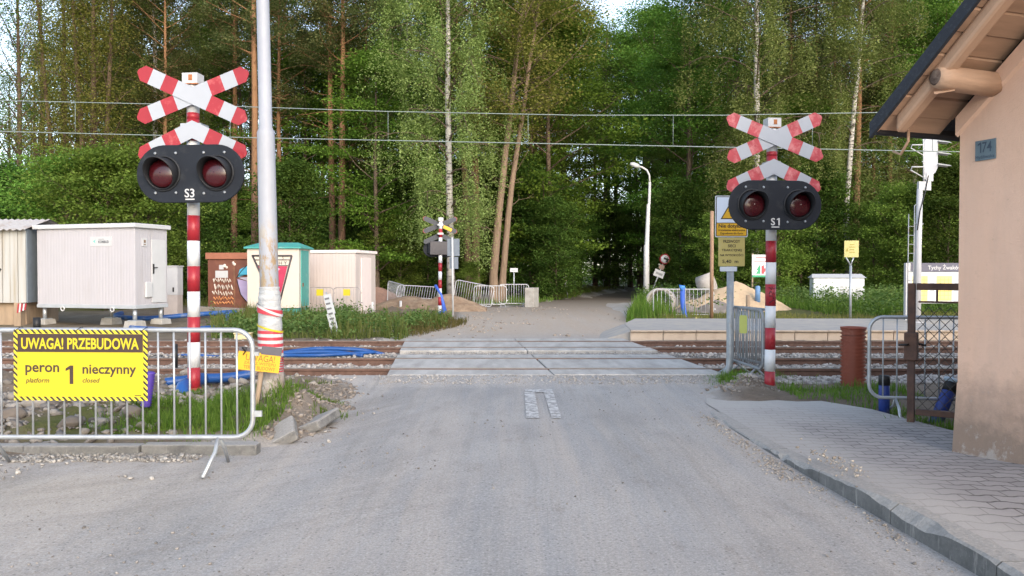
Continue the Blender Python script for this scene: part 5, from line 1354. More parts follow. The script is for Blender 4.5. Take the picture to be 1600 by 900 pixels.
# ================================================================== overhead line
ow = thing('overhead_line', 'overhead railway line, two steel wires with thin droppers above the far track', 'wire', (0, 18, 0))
WIRE = mk('wire_steel', (.22,.26,.24), .5, .1, metal=.3)
zw = lambda p: gz(p, 18)
def sag(pts, r, name):
    mb = MB(); mb.tube([(gx(a,18),0,zw(b)) for a, b in pts], r, 6); return mb.build(name, WIRE, ow)
sag([(-900,140),(-300,150),(0,158),(300,165),(600,175),(900,181),(1130,181),(1360,177),(1800,168),(2300,150)], .010, 'messenger_wire')
sag([(-900,190),(0,206),(400,216),(700,222),(900,226),(1150,231),(1400,236),(1800,243),(2300,250)], .011, 'contact_wire')
mes = [(0,158),(300,165),(600,175),(900,181),(1130,181),(1360,177)]; con = [(0,206),(400,216),(700,222),(900,226),(1150,231),(1400,236)]
for p in (120, 361, 607, 825, 1051, 1268, 1455):
    mb = MB(); a = np.interp(p, *zip(*mes)); b = np.interp(p, *zip(*con)); mb.tube([(gx(p,18),0,zw(a)),(gx(p,18),0,zw(b))], .006, 5); mb.build('dropper', WIRE, ow)
# ================================================================== stones
PHI = (1+5**.5)/2
ICO = np.array([(-1,PHI,0),(1,PHI,0),(-1,-PHI,0),(1,-PHI,0),(0,-1,PHI),(0,1,PHI),(0,-1,-PHI),(0,1,-PHI),(PHI,0,-1),(PHI,0,1),(-PHI,0,-1),(-PHI,0,1)])/1.9
ICOF = np.array([(0,11,5),(0,5,1),(0,1,7),(0,7,10),(0,10,11),(1,5,9),(5,11,4),(11,10,2),(10,7,6),(7,1,8),(3,9,4),(3,4,2),(3,2,6),(3,6,8),(3,8,9),(4,9,5),(2,4,11),(6,2,10),(8,6,7),(9,8,1)])
def stonemat(name, lo, hi):
    m, nt, out = newmat(name); T = NT(nt)
    at = T.n('ShaderNodeAttribute', attribute_name='rnd').outputs['Fac']
    pos = T.n('ShaderNodeNewGeometry').outputs['Position']
    c = T.mix(at, lo, hi); c = T.mix(T.math('MULTIPLY', T.ramp(T.noise(pos, 60, 3, .7), .4, .7), .35), c, (.2,.17,.14))
    b = T.n('ShaderNodeBsdfPrincipled'); T.l(c, b.inputs['Base Color']); b.inputs['Roughness'].default_value = .9; b.inputs['Specular IOR Level'].default_value = .2
    T.l(b.outputs[0], out.inputs[0]); return m
def stones(name, pts, s0, s1, mat, seed, label=None, zoff=.0, power=2.0):
    r = np.random.default_rng(seed); n = len(pts)
    s = s0+(s1-s0)*r.random(n)**power
    sc = s[:,None]*np.stack([r.uniform(.7,1.2,n), r.uniform(.7,1.2,n), r.uniform(.45,.8,n)], 1)
    V = ICO[None]*r.uniform(.6,1.2,(n,12,1))*sc[:,None]
    a = r.uniform(0,2*np.pi,n); ca_, sa = np.cos(a)[:,None], np.sin(a)[:,None]
    X_ = V[:,:,0]*ca_-V[:,:,1]*sa; Y_ = V[:,:,0]*sa+V[:,:,1]*ca_
    tl = r.normal(0,.35,n)[:,None]; Z_ = V[:,:,2]+X_*np.sin(tl)
    z = ground_h(pts[:,0], pts[:,1]) if pts.shape[1] == 2 else pts[:,2]
    P = np.stack([X_+pts[:,0,None], Y_+pts[:,1,None], Z_+(z+s*.15+zoff)[:,None]], -1).reshape(-1,3)
    Fq = (ICOF[None]+12*np.arange(n)[:,None,None]).reshape(-1,3)
    o = npmesh(name, P, Fq, mat, rnd=np.repeat(r.random(n), 20), nper=3); kind(o, 'stuff', label, 'gravel' if label else None); return o
rg2 = np.random.default_rng(77)
def rect(n, x0, x1, y0, y1): return np.stack([rg2.uniform(x0,x1,n), rg2.uniform(y0,y1,n)], 1)
def dens(p, thr, sc=1.0): 
    f = fbm(p[:,0]*sc+5, p[:,1]*sc+2, 3); return p[f+rg2.uniform(-.12,.12,len(p)) > thr]
BAL = stonemat('ballast_stone', (.20,.18,.165), (.50,.46,.42)); RUB = stonemat('rubble_stone', (.11,.095,.085), (.34,.31,.275)); GRV = stonemat('road_grit', (.17,.16,.15), (.42,.40,.37))
p = np.concatenate([rect(5200,3.05,9.5,10.9,12.05), rect(4200,3.0,11,12.3,13.6), rect(3000,2.7,13,13.85,15.6), rect(1500,2.7,14,15.85,17.1),
                    rect(4200,-9,-1.9,11.1,12.05), rect(4200,-9,-1.95,12.3,13.6), rect(2200,-11,-2.0,13.85,15.6), rect(1200,-11,-2.1,15.85,17.1), rect(500,-12,-2.2,17.3,18.2)])
stones('ballast', p, .022, .055, BAL, 1, 'pale crushed stone ballast along the rails')
p = np.concatenate([rect(1700,-2.0,2.9,14.45,15.08), rect(1500,-1.95,3.1,10.95,11.46)])
p = np.c_[p, np.where(p[:,1] < 12, .004+.074*sst(p[:,1],10.75,11.44), .055)]
stones('crossing_grit', p, .006, .022, stonemat('dusty_grit', (.26,.245,.23), (.45,.43,.41)), 2, 'grit strips beside the concrete crossing slabs', power=3)
p = dens(np.concatenate([rect(3600,-6.4,-3.0,6.9,9.6), rect(1300,-6.5,-2.4,8.6,11.2)]), .40, .8)
stones('rubble', p, .015, .085, RUB, 3, 'broken stone rubble behind the banner barrier', power=3.2)
p = np.concatenate([rect(900,-2.5,-1.75,7.2,9.6), rect(900,-2.6,-1.75,8.6,10.9), np.stack([rg2.normal(3.05,.35,420), rg2.normal(10.75,.3,420)],1)])
stones('dirt_clods', p, .008, .045, stonemat('dirt_clod', (.12,.10,.085), (.30,.265,.23)), 14, 'dirt clods and chips on the mound at the road corner', power=3)
p = np.concatenate([dens(rect(2600,-3.5,5.5,19.5,37), .52, .6), np.stack([rg2.normal(-1.2,.5,260), rg2.uniform(19,33,260)],1)]); p = p[(p[:,0] > road_l(p[:,1])-.3) & (p[:,0] < road_r(p[:,1])+.1)]; p = np.c_[p, np.full(len(p), .0)]
stones('track_stones', p, .008, .06, stonemat('track_stone', (.17,.135,.105), (.40,.34,.28)), 15, 'stones and clods on the earth road beyond the crossing', power=3)
p = np.concatenate([rect(1500,-6,-2.6,6.46,6.72), dens(rect(700,-5.5,-1.9,5.9,6.6), .5), dens(rect(500,-2.7,-1.5,6.8,10.5), .5)])
p = np.c_[p, np.full(len(p), .006)]
stones('kerb_gravel', p, .006, .028, GRV, 4, 'loose gravel along the verge kerb', power=2.5)
p = dens(np.concatenate([rect(1500,-4.5,2.3,2.6,10.5), rect(1600,-6,-.6,3.0,6.6)]), .50, .9); p = p[p[:,0] < road_r(p[:,1])-.02]; p = p[p[:,0] > np.where(p[:,1] > 6.6, -1.8, -9)]
p = np.c_[p, np.full(len(p), .004)]
stones('road_pebbles', p, .003, .013, stonemat('dark_pebble', (.10,.095,.09), (.30,.28,.26)), 5, 'scattered pebbles on the dusty road', power=3)
p = np.concatenate([np.stack([road_r(y_)-.03-abs(rg2.normal(0,.10,900)), y_], 1) for y_ in [np.concatenate([rg2.uniform(3.0,8.5,250), rg2.uniform(5.6,8.6,650)])]]+[np.stack([2.12-abs(rg2.normal(0,.08,90)), rg2.normal(6.1,.22,90)],1), np.stack([2.28-abs(rg2.normal(0,.05,50)), rg2.normal(4.9,.25,50)],1)])
p = np.c_[p, np.full(len(p), .004)]
stones('gutter_grit', p, .003, .014, stonemat('brown_grit', (.22,.19,.16), (.42,.385,.345)), 6, 'crumbled kerb grit lying in the gutter', power=2.5)
p = np.stack([rg2.normal(2.42,.07,130), rg2.normal(5.95,.28,130)],1); p = np.c_[p, np.full(len(p), .118)]
stones('kerb_crumbs', p, .004, .02, stonemat('crumb_stone', (.2,.17,.14), (.42,.38,.33)), 8, 'dust and crumbs heaped on the kerb top', power=2)
for i, (pxx, py, d, s, lab) in enumerate(((62,592,8.6,.19,'large pale rock at the barrier edge under the banner'), (18,640,7.6,.12,'grey rock near the photo edge low behind the barrier'), (205,632,7.9,.11,'brown grey rock behind the barrier under the banner corner'), (110,650,7.4,.09,'small round rock behind the lower barrier rail'))):
    r = np.random.default_rng(40+i); V = []
    bm_v = ICO*r.uniform(.8,1.1,(12,1))*np.array([1.2,.9,.75])*s
    o = npmesh('rock', bm_v, ICOF, mk('rock_face', (.25,.225,.20) if i == 0 else (.16,.135,.115), .95, .2, 6, bump=.5, bscale=20), nper=3)
    sbd = o.modifiers.new('s', 'SUBSURF'); sbd.levels = 2; sbd.render_levels = 2; sbd.subdivision_type = 'SIMPLE'
    x_, y_ = gx(pxx,d), d; o.location = (x_, y_, float(ground_h(np.array([x_]), np.array([y_]))[0])+s*.35); o.rotation_euler = (0,0,i*1.3); tag(o, lab, 'rock', 'rocks behind the barrier')

# ================================================================== grass
def bladesmat(name, c1, c2, dry): return leafmat(name, c1, c2, trans=.3)
def blades(name, pts, h0, h1, w, mat, seed, label, lean=.35, z=None):
    r = np.random.default_rng(seed); n = len(pts)
    h = h0+(h1-h0)*r.random(n)**1.4*(.35+1.15*np.clip((fbm(pts[:,0]*1.7+40, pts[:,1]*1.7, 3)-.3)*2.2, 0, 1)); a = r.uniform(0,2*np.pi,n); dx, dy = np.cos(a), np.sin(a)
    la = r.uniform(0,2*np.pi,n); lm = h*np.abs(r.normal(0,lean,n)); lx, ly = np.cos(la)*lm, np.sin(la)*lm
    ww = w*r.uniform(.6,1.3,n); z0 = (ground_h(pts[:,0], pts[:,1]) if z is None else np.full(n, z))-.01
    bx, by = pts[:,0], pts[:,1]
    v0 = np.stack([bx-dx*ww/2, by-dy*ww/2, z0], 1); v1 = np.stack([bx+dx*ww/2, by+dy*ww/2, z0], 1)
    mx_, my_ = bx+lx*.35, by+ly*.35; mz = z0+h*.6
    v2 = np.stack([mx_+dx*ww*.38, my_+dy*ww*.38, mz], 1); v3 = np.stack([mx_-dx*ww*.38, my_-dy*ww*.38, mz], 1)
    v4 = np.stack([bx+lx, by+ly, z0+h*(1-np.minimum(.5, lm/h*.5))], 1); v5 = v4+np.stack([dx*ww*.08, dy*ww*.08, 0*dx], 1)
    V = np.stack([v0,v1,v2,v3,v4,v5], 1).reshape(-1,3); b = 6*np.arange(n)[:,None]
    Fq = np.concatenate([b+np.array([[0,1,2,3]]), b+np.array([[3,2,5,4]])], 1).reshape(-1,4)
    o = npmesh(name, V, Fq, mat, rnd=np.repeat(r.random(n), 2)); kind(o, 'stuff', label, 'grass'); return o
GR1 = leafmat('lush_grass', (.075,.15,.02), (.16,.23,.045)); GR2 = leafmat('weeds', (.075,.13,.025), (.20,.21,.075)); GR3 = leafmat('dry_grass', (.14,.14,.04), (.24,.20,.08))
def clump(n, cx, cy, sx, sy): return np.stack([rg2.normal(cx,sx,n), rg2.normal(cy,sy,n)], 1)
p = np.concatenate([dens(rect(15000,-4.0,-2.25,7.15,9.2), .49, 1.5), clump(900,-2.6,7.2,.14,.12), clump(1500,-2.9,7.7,.26,.35), clump(800,-3.4,8.9,.3,.25)])
blades('grass', p, .04, .19, .0075, GR1, 1, 'lush green grass behind the barrier by the lamp pole', .75)
p = np.concatenate([clump(320,gx(505,9.3),9.3,.14,.10), clump(160,gx(462,10),10,.07,.06), clump(200,gx(520,8.6),8.5,.10,.08), clump(120,gx(440,9.6),9.6,.1,.08), clump(160,gx(495,10.6),10.6,.08,.06)])
blades('grass_tufts', p, .04, .13, .009, GR1, 2, 'short grass tufts on the dirt mound at the road corner')
p = np.concatenate([clump(900,gx(1130,11.2),11.2,.14,.2), clump(500,gx(1180,11.6),11.6,.25,.15), dens(rect(1900,3.45,5.0,9.6,10.4), .42, 1.6), clump(260,gx(1360,9.4),9.4,.2,.2), clump(200,gx(1400,9.0),8.95,.15,.12), clump(200,gx(1470,8.2),8.0,.12,.08), clump(120,gx(1430,8.6),8.4,.15,.05)])
blades('verge_grass', p, .04, .17, .009, GR1, 3, 'green grass at the end of the pavement and along the gate')
p = dens(rect(17000,-10,-1.9,18.35,26.5), .50, .75); p = p[(p[:,0] < road_l(p[:,1])-.1) & (p[:,0] > -.376*p[:,1])]
blades('tall_weeds', p, .10, .52, .022, GR2, 4, 'tall green weeds beyond the far rail', .3)
# broad leafed weeds among the grass
p = dens(rect(1100,-9.5,-2.0,18.4,25.5), .52, 1.1); p = p[(p[:,0] < road_l(p[:,1])-.2) & (p[:,0] > -.376*p[:,1])]
WEEDC = np.c_[p, ground_h(p[:,0],p[:,1])+rg2.uniform(.03,.36,len(p))]
p = dens(rect(1700,5.0,19,25.5,38), .46, .7); p = p[(p[:,0] > road_r(p[:,1])+.4) & ~((np.abs(p[:,0]-gx(1135,30))<2.7)&(np.abs(p[:,1]-29)<3.2))]
WEEDD = np.c_[p, ground_h(p[:,0],p[:,1])+rg2.uniform(.1,.75,len(p))]
p = np.concatenate([rect(2600,-2.9,-1.4,19.5,25.5), clump(500,gx(640,25),25,.8,.6)]); p = p[p[:,0] < road_l(p[:,1])+.1]
blades('road_edge_grass', p, .06, .26, .018, GR3, 5, 'yellowish dry grass at the edge of the far road')
p = np.concatenate([dens(rect(26000,5.2,20,26,40), .36, .5), clump(2600,gx(1000,27.5),27.5,.55,1.2), rect(2500,4.6,6,31,44)]); p = p[(p[:,0] > road_r(p[:,1])+.15)]
p = p[~((np.abs(p[:,0]-gx(1135,30))<2.7)&(np.abs(p[:,1]-29)<3.2))]
blades('tall_grass', p, .2, .72, .026, GR1, 6, 'tall green grass beyond the platform')
p = rect(9000,3.9,18,23.3,26.5); p = p[(p[:,0] > road_r(p[:,1])+.1)]
blades('platform_edge_grass', p, .05, .22, .018, GR3, 7, 'short yellowish grass behind the platform')
p = np.concatenate([rect(3000,-26,-14.4,17.9,23), rect(8000,-30,-7,33,42), rect(5000,2.5,9,45,75)]); p = p[(p[:,0] < road_l(p[:,1])-.3) | (p[:,0] > road_r(p[:,1])+.3)]
blades('wood_edge_grass', p, .12, .55, .03, GR2, 8, 'rough grass along the edge of the wood')
p = rect(4500,-2,6,38,62); p = p[(p[:,0] < road_l(p[:,1])-.2)&(p[:,0] > road_l(p[:,1])-4)]
blades('road_verge_grass', p, .12, .4, .03, GR1, 9, 'green verge along the road into the wood')

# ================================================================== trees
def tubes_np(paths):
    Vs = []; Fs = []; b = 0
    for P, rad, n in paths:
        P = np.asarray(P, float); k = len(P)
        t = np.gradient(P, axis=0); t /= np.linalg.norm(t, axis=1, keepdims=True)+1e-9
        ref = np.array([1.0,.13,.07]) if abs(t[0,2]) > .8 else np.array([.1,.05,1.0])
        u = np.cross(t, ref); u /= np.linalg.norm(u, axis=1, keepdims=True)+1e-9; w = np.cross(t, u)
        a = 2*np.pi*np.arange(n)/n
        ring = P[:,None]+(u[:,None]*np.cos(a)[None,:,None]+w[:,None]*np.sin(a)[None,:,None])*np.asarray(rad)[:,None,None]
        Vs.append(ring.reshape(-1,3)); i = np.arange(k-1)[:,None]; j = np.arange(n)[None]; j2 = (j+1) % n
        Fs.append((np.stack([i*n+j, i*n+j2, (i+1)*n+j2, (i+1)*n+j], -1)+b).reshape(-1,4)); b += k*n
    return np.concatenate(Vs), np.concatenate(Fs)
def leaves_np(C, nl, sig, size, r, flat=.5, hang=0.0, fine=1.0):
    """C cluster centres -> diamond leaves"""
    nl = int(nl*fine**-1.85); size = size*fine; m = len(C); N = m*nl
    cen = np.repeat(C, nl, 0)+r.normal(0,1,(N,3))*np.asarray(sig)[None]
    if hang: cen[:,2] -= r.random(N)**.8*hang; 
    nrm = r.normal(0,1,(N,3)); nrm = nrm*.75; nrm[:,2] = np.abs(nrm[:,2])+flat*1.3; nrm /= np.linalg.norm(nrm,axis=1,keepdims=True)
    a = r.normal(0,1,(N,3));
    if hang: a[:,2] -= 1.5
    a -= nrm*(a*nrm).sum(1,keepdims=True); a /= np.linalg.norm(a,axis=1,keepdims=True)+1e-9
    bb = np.cross(nrm,a); s = size*r.uniform(.6,1.35,N)[:,None]
    V = np.stack([cen-a*s*.5, cen+bb*s*.33-a*s*.05+nrm*s*.06, cen+a*s*.55, cen-bb*s*.33-a*s*.05+nrm*s*.06], 1).reshape(-1,3)
    clr = np.repeat(r.random(m), nl)*.7+r.random(N)*.3
    return V, clr
LV, clr = leaves_np(WEEDC, 22, (.10,.10,.09), .085, np.random.default_rng(8)); kind(npmesh('broad_weeds', LV, np.arange(len(LV)).reshape(-1,4), leafmat('weed_leaf', (.05,.10,.025), (.17,.22,.07)), rnd=clr), 'stuff', 'broad leafed weeds beyond the far rail', 'weeds')
LV, clr = leaves_np(WEEDD, 22, (.14,.14,.12), .10, np.random.default_rng(9)); kind(npmesh('broad_weeds', LV, np.arange(len(LV)).reshape(-1,4), bpy.data.materials['weed_leaf'], rnd=clr), 'stuff', 'broad leafed weeds in the tall grass beyond the platform', 'weeds')
def barkmat(name, c1, c2, white=False, topc=None):
    m, nt, out = newmat(name); T = NT(nt)
    tc = T.n('ShaderNodeTexCoord').outputs['Object']; sep = T.n('ShaderNodeSeparateXYZ'); T.l(tc, sep.inputs[0])
    if white:
        n = T.noise(T.scalev(tc, (2.2,2.2,7)), 1.3, 6, .7)
        c = T.mix(T.ramp(n, .52, .60), c1, c2)
        low = T.ramp(T.math('ADD', sep.outputs[2], T.math('MULTIPLY', n, -3)), 1.4, -.8); c = T.mix(T.math('MULTIPLY', low, .8), c, c2)
    else:
        n = T.noise(T.scalev(tc, (9,9,1.6)), 1.2, 7, .7); c = T.mix(T.ramp(n, .3, .7), c1, c2)
        if topc:
            hi = T.ramp(T.math('ADD', sep.outputs[2], T.math('MULTIPLY', n, 5)), 6, 13); c = T.mix(T.math('MULTIPLY', hi, .9), c, topc)
    b = T.n('ShaderNodeBsdfPrincipled'); T.l(c, b.inputs['Base Color']); b.inputs['Roughness'].default_value = .9; b.inputs['Specular IOR Level'].default_value = .15
    T.l(T.bump(n, .7, .05), b.inputs['Normal']); T.l(b.outputs[0], out.inputs[0]); return m
BARK = barkmat('grey_brown_bark', (.06,.045,.035), (.17,.125,.09)); PINEB = barkmat('pine_bark', (.075,.05,.04), (.19,.115,.075), topc=(.25,.135,.07))
BIRCHB = barkmat('birch_bark', (.42,.395,.36), (.07,.06,.055), True); LIGHTB = barkmat('light_brown_bark', (.14,.10,.07), (.26,.185,.13))
IVYB = barkmat('reddish_bark', (.06,.042,.03), (.14,.095,.06))
LF_BR = leafmat('broadleaf_green', (.05,.12,.02), (.17,.25,.045)); LF_MA = leafmat('maple_green', (.065,.15,.022), (.20,.325,.05))
LF_BI = leafmat('birch_leaf', (.21,.30,.085), (.35,.43,.15)); LF_PI = leafmat('pine_needle', (.055,.085,.035), (.19,.17,.07)); LF_DRY = leafmat('young_oak_leaf', (.13,.16,.03), (.32,.31,.08))
LF_UN_SHADE = leafmat('shaded_undergrowth_leaf', (.03,.07,.015), (.10,.16,.03), trans=.25)  # leaf green darkened to stand in for the shade low in the wood
LF_BU = leafmat('bush_leaf', (.10,.19,.03), (.22,.33,.065))

def bez(p0, d, L, k, droop, r, wob):
    P = [np.array(p0, float)]; d = np.array(d, float)
    for i in range(k):
        d = d+np.array([0,0,droop/k])+r.normal(0,wob,3); d /= np.linalg.norm(d); P.append(P[-1]+d*L/k)
    return np.array(P)
def make_tree(kindn, seed, H, lean=(0,0), **o):
    r = np.random.default_rng(seed); g = dict(cb=.2, R=4.0, nb=40, r0=.2, elev=.6, droop=-.2, sec=6, nl=16, sig=(.4,.4,.3), size=.17, hang=0, prof='round', dead=0, wob=.06, twin=0, sides=10, cseg=3)
    g.update(o)
    K = 14; tz = np.linspace(0,1,K)
    def trunkpath(lean, r):
        wx = np.cumsum(r.normal(0,g['wob'],K))*.35; wy = np.cumsum(r.normal(0,g['wob'],K))*.35
        return np.stack([lean[0]*tz**1.3*H+wx-wx[0], lean[1]*tz*H+wy-wy[0], tz*H-.15], 1)
    trunks = [trunkpath(lean, r)]
    for q in range(g['twin']): trunks.append(trunkpath((lean[0]+r.uniform(.03,.07)*(1 if q % 2 == 0 else -1), lean[1]+r.uniform(-.03,.03)), r)+np.array([r.uniform(.3,.6)*(1 if q % 2 == 0 else -1),.2,0]))
    paths = []; C = []
    for ti, TP in enumerate(trunks):
        rr0 = g['r0']*(1 if ti == 0 else .8)
        rad = rr0*(1-tz*.86)**.9; rad[0] *= 1.35
        paths.append((TP, rad, g['sides']))
        nb = int(g['nb']*(1 if ti == 0 else .6)); az = r.uniform(0,6.28)
        for i in range(nb):
            f = (i+.5)/nb; t = g['cb']+(1-g['cb'])*(f**.92)*.985
            p = np.array([np.interp(t,tz,TP[:,j]) for j in range(3)]); az += 2.4+r.normal(0,.4)
            u = (t-g['cb'])/(1-g['cb'])
            if g['prof'] == 'round': pr = (np.sin(np.pi*min(1,u*.86+.12)))**.7
            elif g['prof'] == 'cone': pr = (1-u)**.75*.95+.08
            elif g['prof'] == 'top': pr = (np.sin(np.pi*(u*.8+.18)))**.8
            else: pr = .9-.6*u
            L = g['R']*pr*r.uniform(.6,1.15); el = g['elev']+.5*u
            d = (np.cos(az)*np.cos(el), np.sin(az)*np.cos(el), np.sin(el))
            B = bez(p,d,L,5,g['droop'],r,.09); br = max(.012, rr0*.32*(1-t*.8))*min(1,L/2.5)+.006
            paths.append((B, np.linspace(br,br*.25,6), 5))
            ns = g['sec']
            for s in range(ns):
                q = .25+.75*(s+r.random())/ns; q = min(.999,q); pp = np.array([np.interp(q*5,np.arange(6),B[:,j]) for j in range(3)])
                dd = B[min(5,int(q*5)+1)]-B[int(q*5)]; dd = dd/np.linalg.norm(dd)+r.normal(0,.65,3); dd /= np.linalg.norm(dd)
                L2 = L*.36*r.uniform(.5,1.1)+.15; S2 = bez(pp,dd,L2,3,g['droop']*1.2,r,.1)
                if r.random() < .55: paths.append((S2, np.linspace(br*.35+.004,.004,4), 3))
                C += [S2[1]*.5+S2[2]*.5, S2[3]]
                if g['cseg'] > 2: C.append(S2[2])
            C.append(B[5])
        for i in range(g['dead']):
            t = r.uniform(.10,g['cb']+.15); p = np.array([np.interp(t,tz,TP[:,j]) for j in range(3)]); a = r.uniform(0,6.28); L = r.uniform(.5,2.4)
            B = bez(p,(np.cos(a),np.sin(a),r.uniform(-.2,.6)),L,4,.1,r,.18); paths.append((B,np.linspace(.022,.006,5),3))
            for s in range(2):
                pp = B[2+s]; B2 = bez(pp,(np.cos(a+r.normal(0,.8)),np.sin(a+r.normal(0,.8)),r.uniform(-.1,.6)),L*.4,3,.1,r,.2); paths.append((B2,np.linspace(.010,.004,4),3))
    C = np.array(C); C += r.normal(0,.12,C.shape)
    keep = r.random(len(C)) < g.get('keep',1.0); C = C[keep]
    nt0 = sum(0 for _ in ()); mi = np.concatenate([np.full((len(P)-1)*n, 0 if n == g['sides'] else 1) for P, rad, n in paths])
    TV, TF = tubes_np(paths); LV, clr = leaves_np(C, g['nl'], g['sig'], g['size'], r, hang=g['hang'], fine=.76)
    return TV, (TF, mi), LV, clr
PROTO = {}
def proto(key, kindn, seed, H, bark, leaf, **o):
    PROTO[key] = (make_tree(kindn, seed, H, **o), bark, leaf, H, [None, None])
proto('broad1','b',1,19,BARK,LF_BR,cb=.10,R=4.6,nb=38,r0=.22,elev=.35,droop=.05,sec=3,nl=84,size=.19,sig=(.62,.62,.12),cseg=2)
proto('broad2','b',2,22,BARK,LF_BR,cb=.16,R=5.0,nb=38,r0=.25,elev=.4,droop=-.05,sec=3,nl=84,size=.19,sig=(.62,.62,.13),twin=1,cseg=2)
proto('maple','b',3,16,BARK,LF_MA,cb=.08,R=4.4,nb=34,r0=.2,elev=.3,droop=.1,sec=3,nl=84,size=.21,sig=(.62,.62,.10),cseg=2)
proto('young_oak','b',4,20,LIGHTB,LF_DRY,cb=.28,R=3.8,nb=46,r0=.2,elev=.5,droop=-.1,sec=7,nl=15,size=.17,sig=(.4,.4,.25),keep=.8)
proto('birch1','i',5,24,BIRCHB,LF_BI,cb=.16,R=3.9,nb=64,r0=.21,elev=.7,droop=-1.1,sec=9,nl=34,size=.125,sig=(.11,.11,.15),hang=1.7,wob=.12)
proto('birch2','i',6,22,BIRCHB,LF_BI,cb=.30,R=3.1,nb=46,r0=.17,elev=.8,droop=-1.2,sec=8,nl=32,size=.12,sig=(.10,.10,.15),hang=1.8,wob=.16,lean=(.045,0))
proto('pine1','p',7,26,PINEB,LF_PI,cb=.52,R=3.0,nb=44,r0=.24,elev=.25,droop=.25,sec=7,nl=20,size=.15,sig=(.32,.32,.16),dead=34,prof='top',wob=.05)
proto('pine2','p',8,24,PINEB,LF_PI,cb=.44,R=2.8,nb=42,r0=.19,elev=.2,droop=.2,sec=7,nl=18,size=.15,sig=(.32,.32,.16),dead=44,prof='top',wob=.06)
proto('bush1','u',9,5.5,BARK,LF_BU,cb=.03,R=2.6,nb=40,r0=.06,elev=.55,droop=.0,sec=4,nl=46,size=.15,sig=(.30,.30,.12),prof='round',cseg=2)
proto('bush2','u',10,7.5,BARK,LF_UN_SHADE,cb=.03,R=2.5,nb=44,r0=.08,elev=.45,droop=.0,sec=4,nl=48,size=.18,sig=(.38,.38,.14),prof='round',cseg=2)
proto('thin','t',11,22,IVYB,LF_DRY,cb=.18,R=3.0,nb=60,r0=.22,elev=.75,droop=.05,sec=5,nl=15,size=.13,sig=(.32,.32,.22),keep=.95,dead=30,twin=2,prof='cyl')
proto('sparse','t',12,20,BARK,LF_BR,cb=.15,R=3.6,nb=46,r0=.2,elev=.7,droop=.05,sec=6,nl=8,size=.15,sig=(.35,.35,.25),keep=.7,dead=20)
proto('leaning','b',13,21,LIGHTB,LF_DRY,lean=(.10,.02),cb=.42,R=4.4,nb=44,r0=.24,elev=.4,droop=-.1,sec=7,nl=17,size=.17,sig=(.42,.42,.26),twin=1,dead=12,wob=.10)
proto('thicktrunk','b',14,21,PINEB,LF_BR,cb=.38,R=4.2,nb=44,r0=.30,elev=.35,droop=-.1,sec=7,nl=20,size=.18,sig=(.42,.42,.22),twin=1,wob=.03)
NAMES = dict(broad1='broadleaf_tree',broad2='broadleaf_tree',maple='maple_tree',young_oak='oak_tree',birch1='birch_tree',birch2='birch_tree',pine1='pine_tree',pine2='pine_tree',bush1='bush',bush2='bush',thin='slender_tree',sparse='slender_tree',leaning='leaning_tree',thicktrunk='twin_trunk_tree')
def put(key, px_, d, label, s=1.0, rzz=None, group=None, sz=None, flip=False, x=None):
    (TV,TF,LV,clr), bark, leaf, H, cache = PROTO[key]
    X_ = gx(px_, d) if x is None else x
    z = float(ground_h(np.array([X_]), np.array([d]))[0])
    cat = 'bush' if key.startswith('bush') else 'tree'
    t = thing(NAMES[key], label, cat, (X_, d, z), rnd.uniform(0,6.28) if rzz is None else rzz, group)
    t.scale = (-s if flip else s, s, sz or s)
    if cache[0] is None:
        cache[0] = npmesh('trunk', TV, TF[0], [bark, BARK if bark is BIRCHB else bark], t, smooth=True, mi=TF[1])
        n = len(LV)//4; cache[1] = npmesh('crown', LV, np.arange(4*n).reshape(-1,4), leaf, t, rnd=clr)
    else:
        for c0 in cache:
            c = c0.copy(); COL.objects.link(c); c.parent = t
    return t
rnd = random.Random(21)
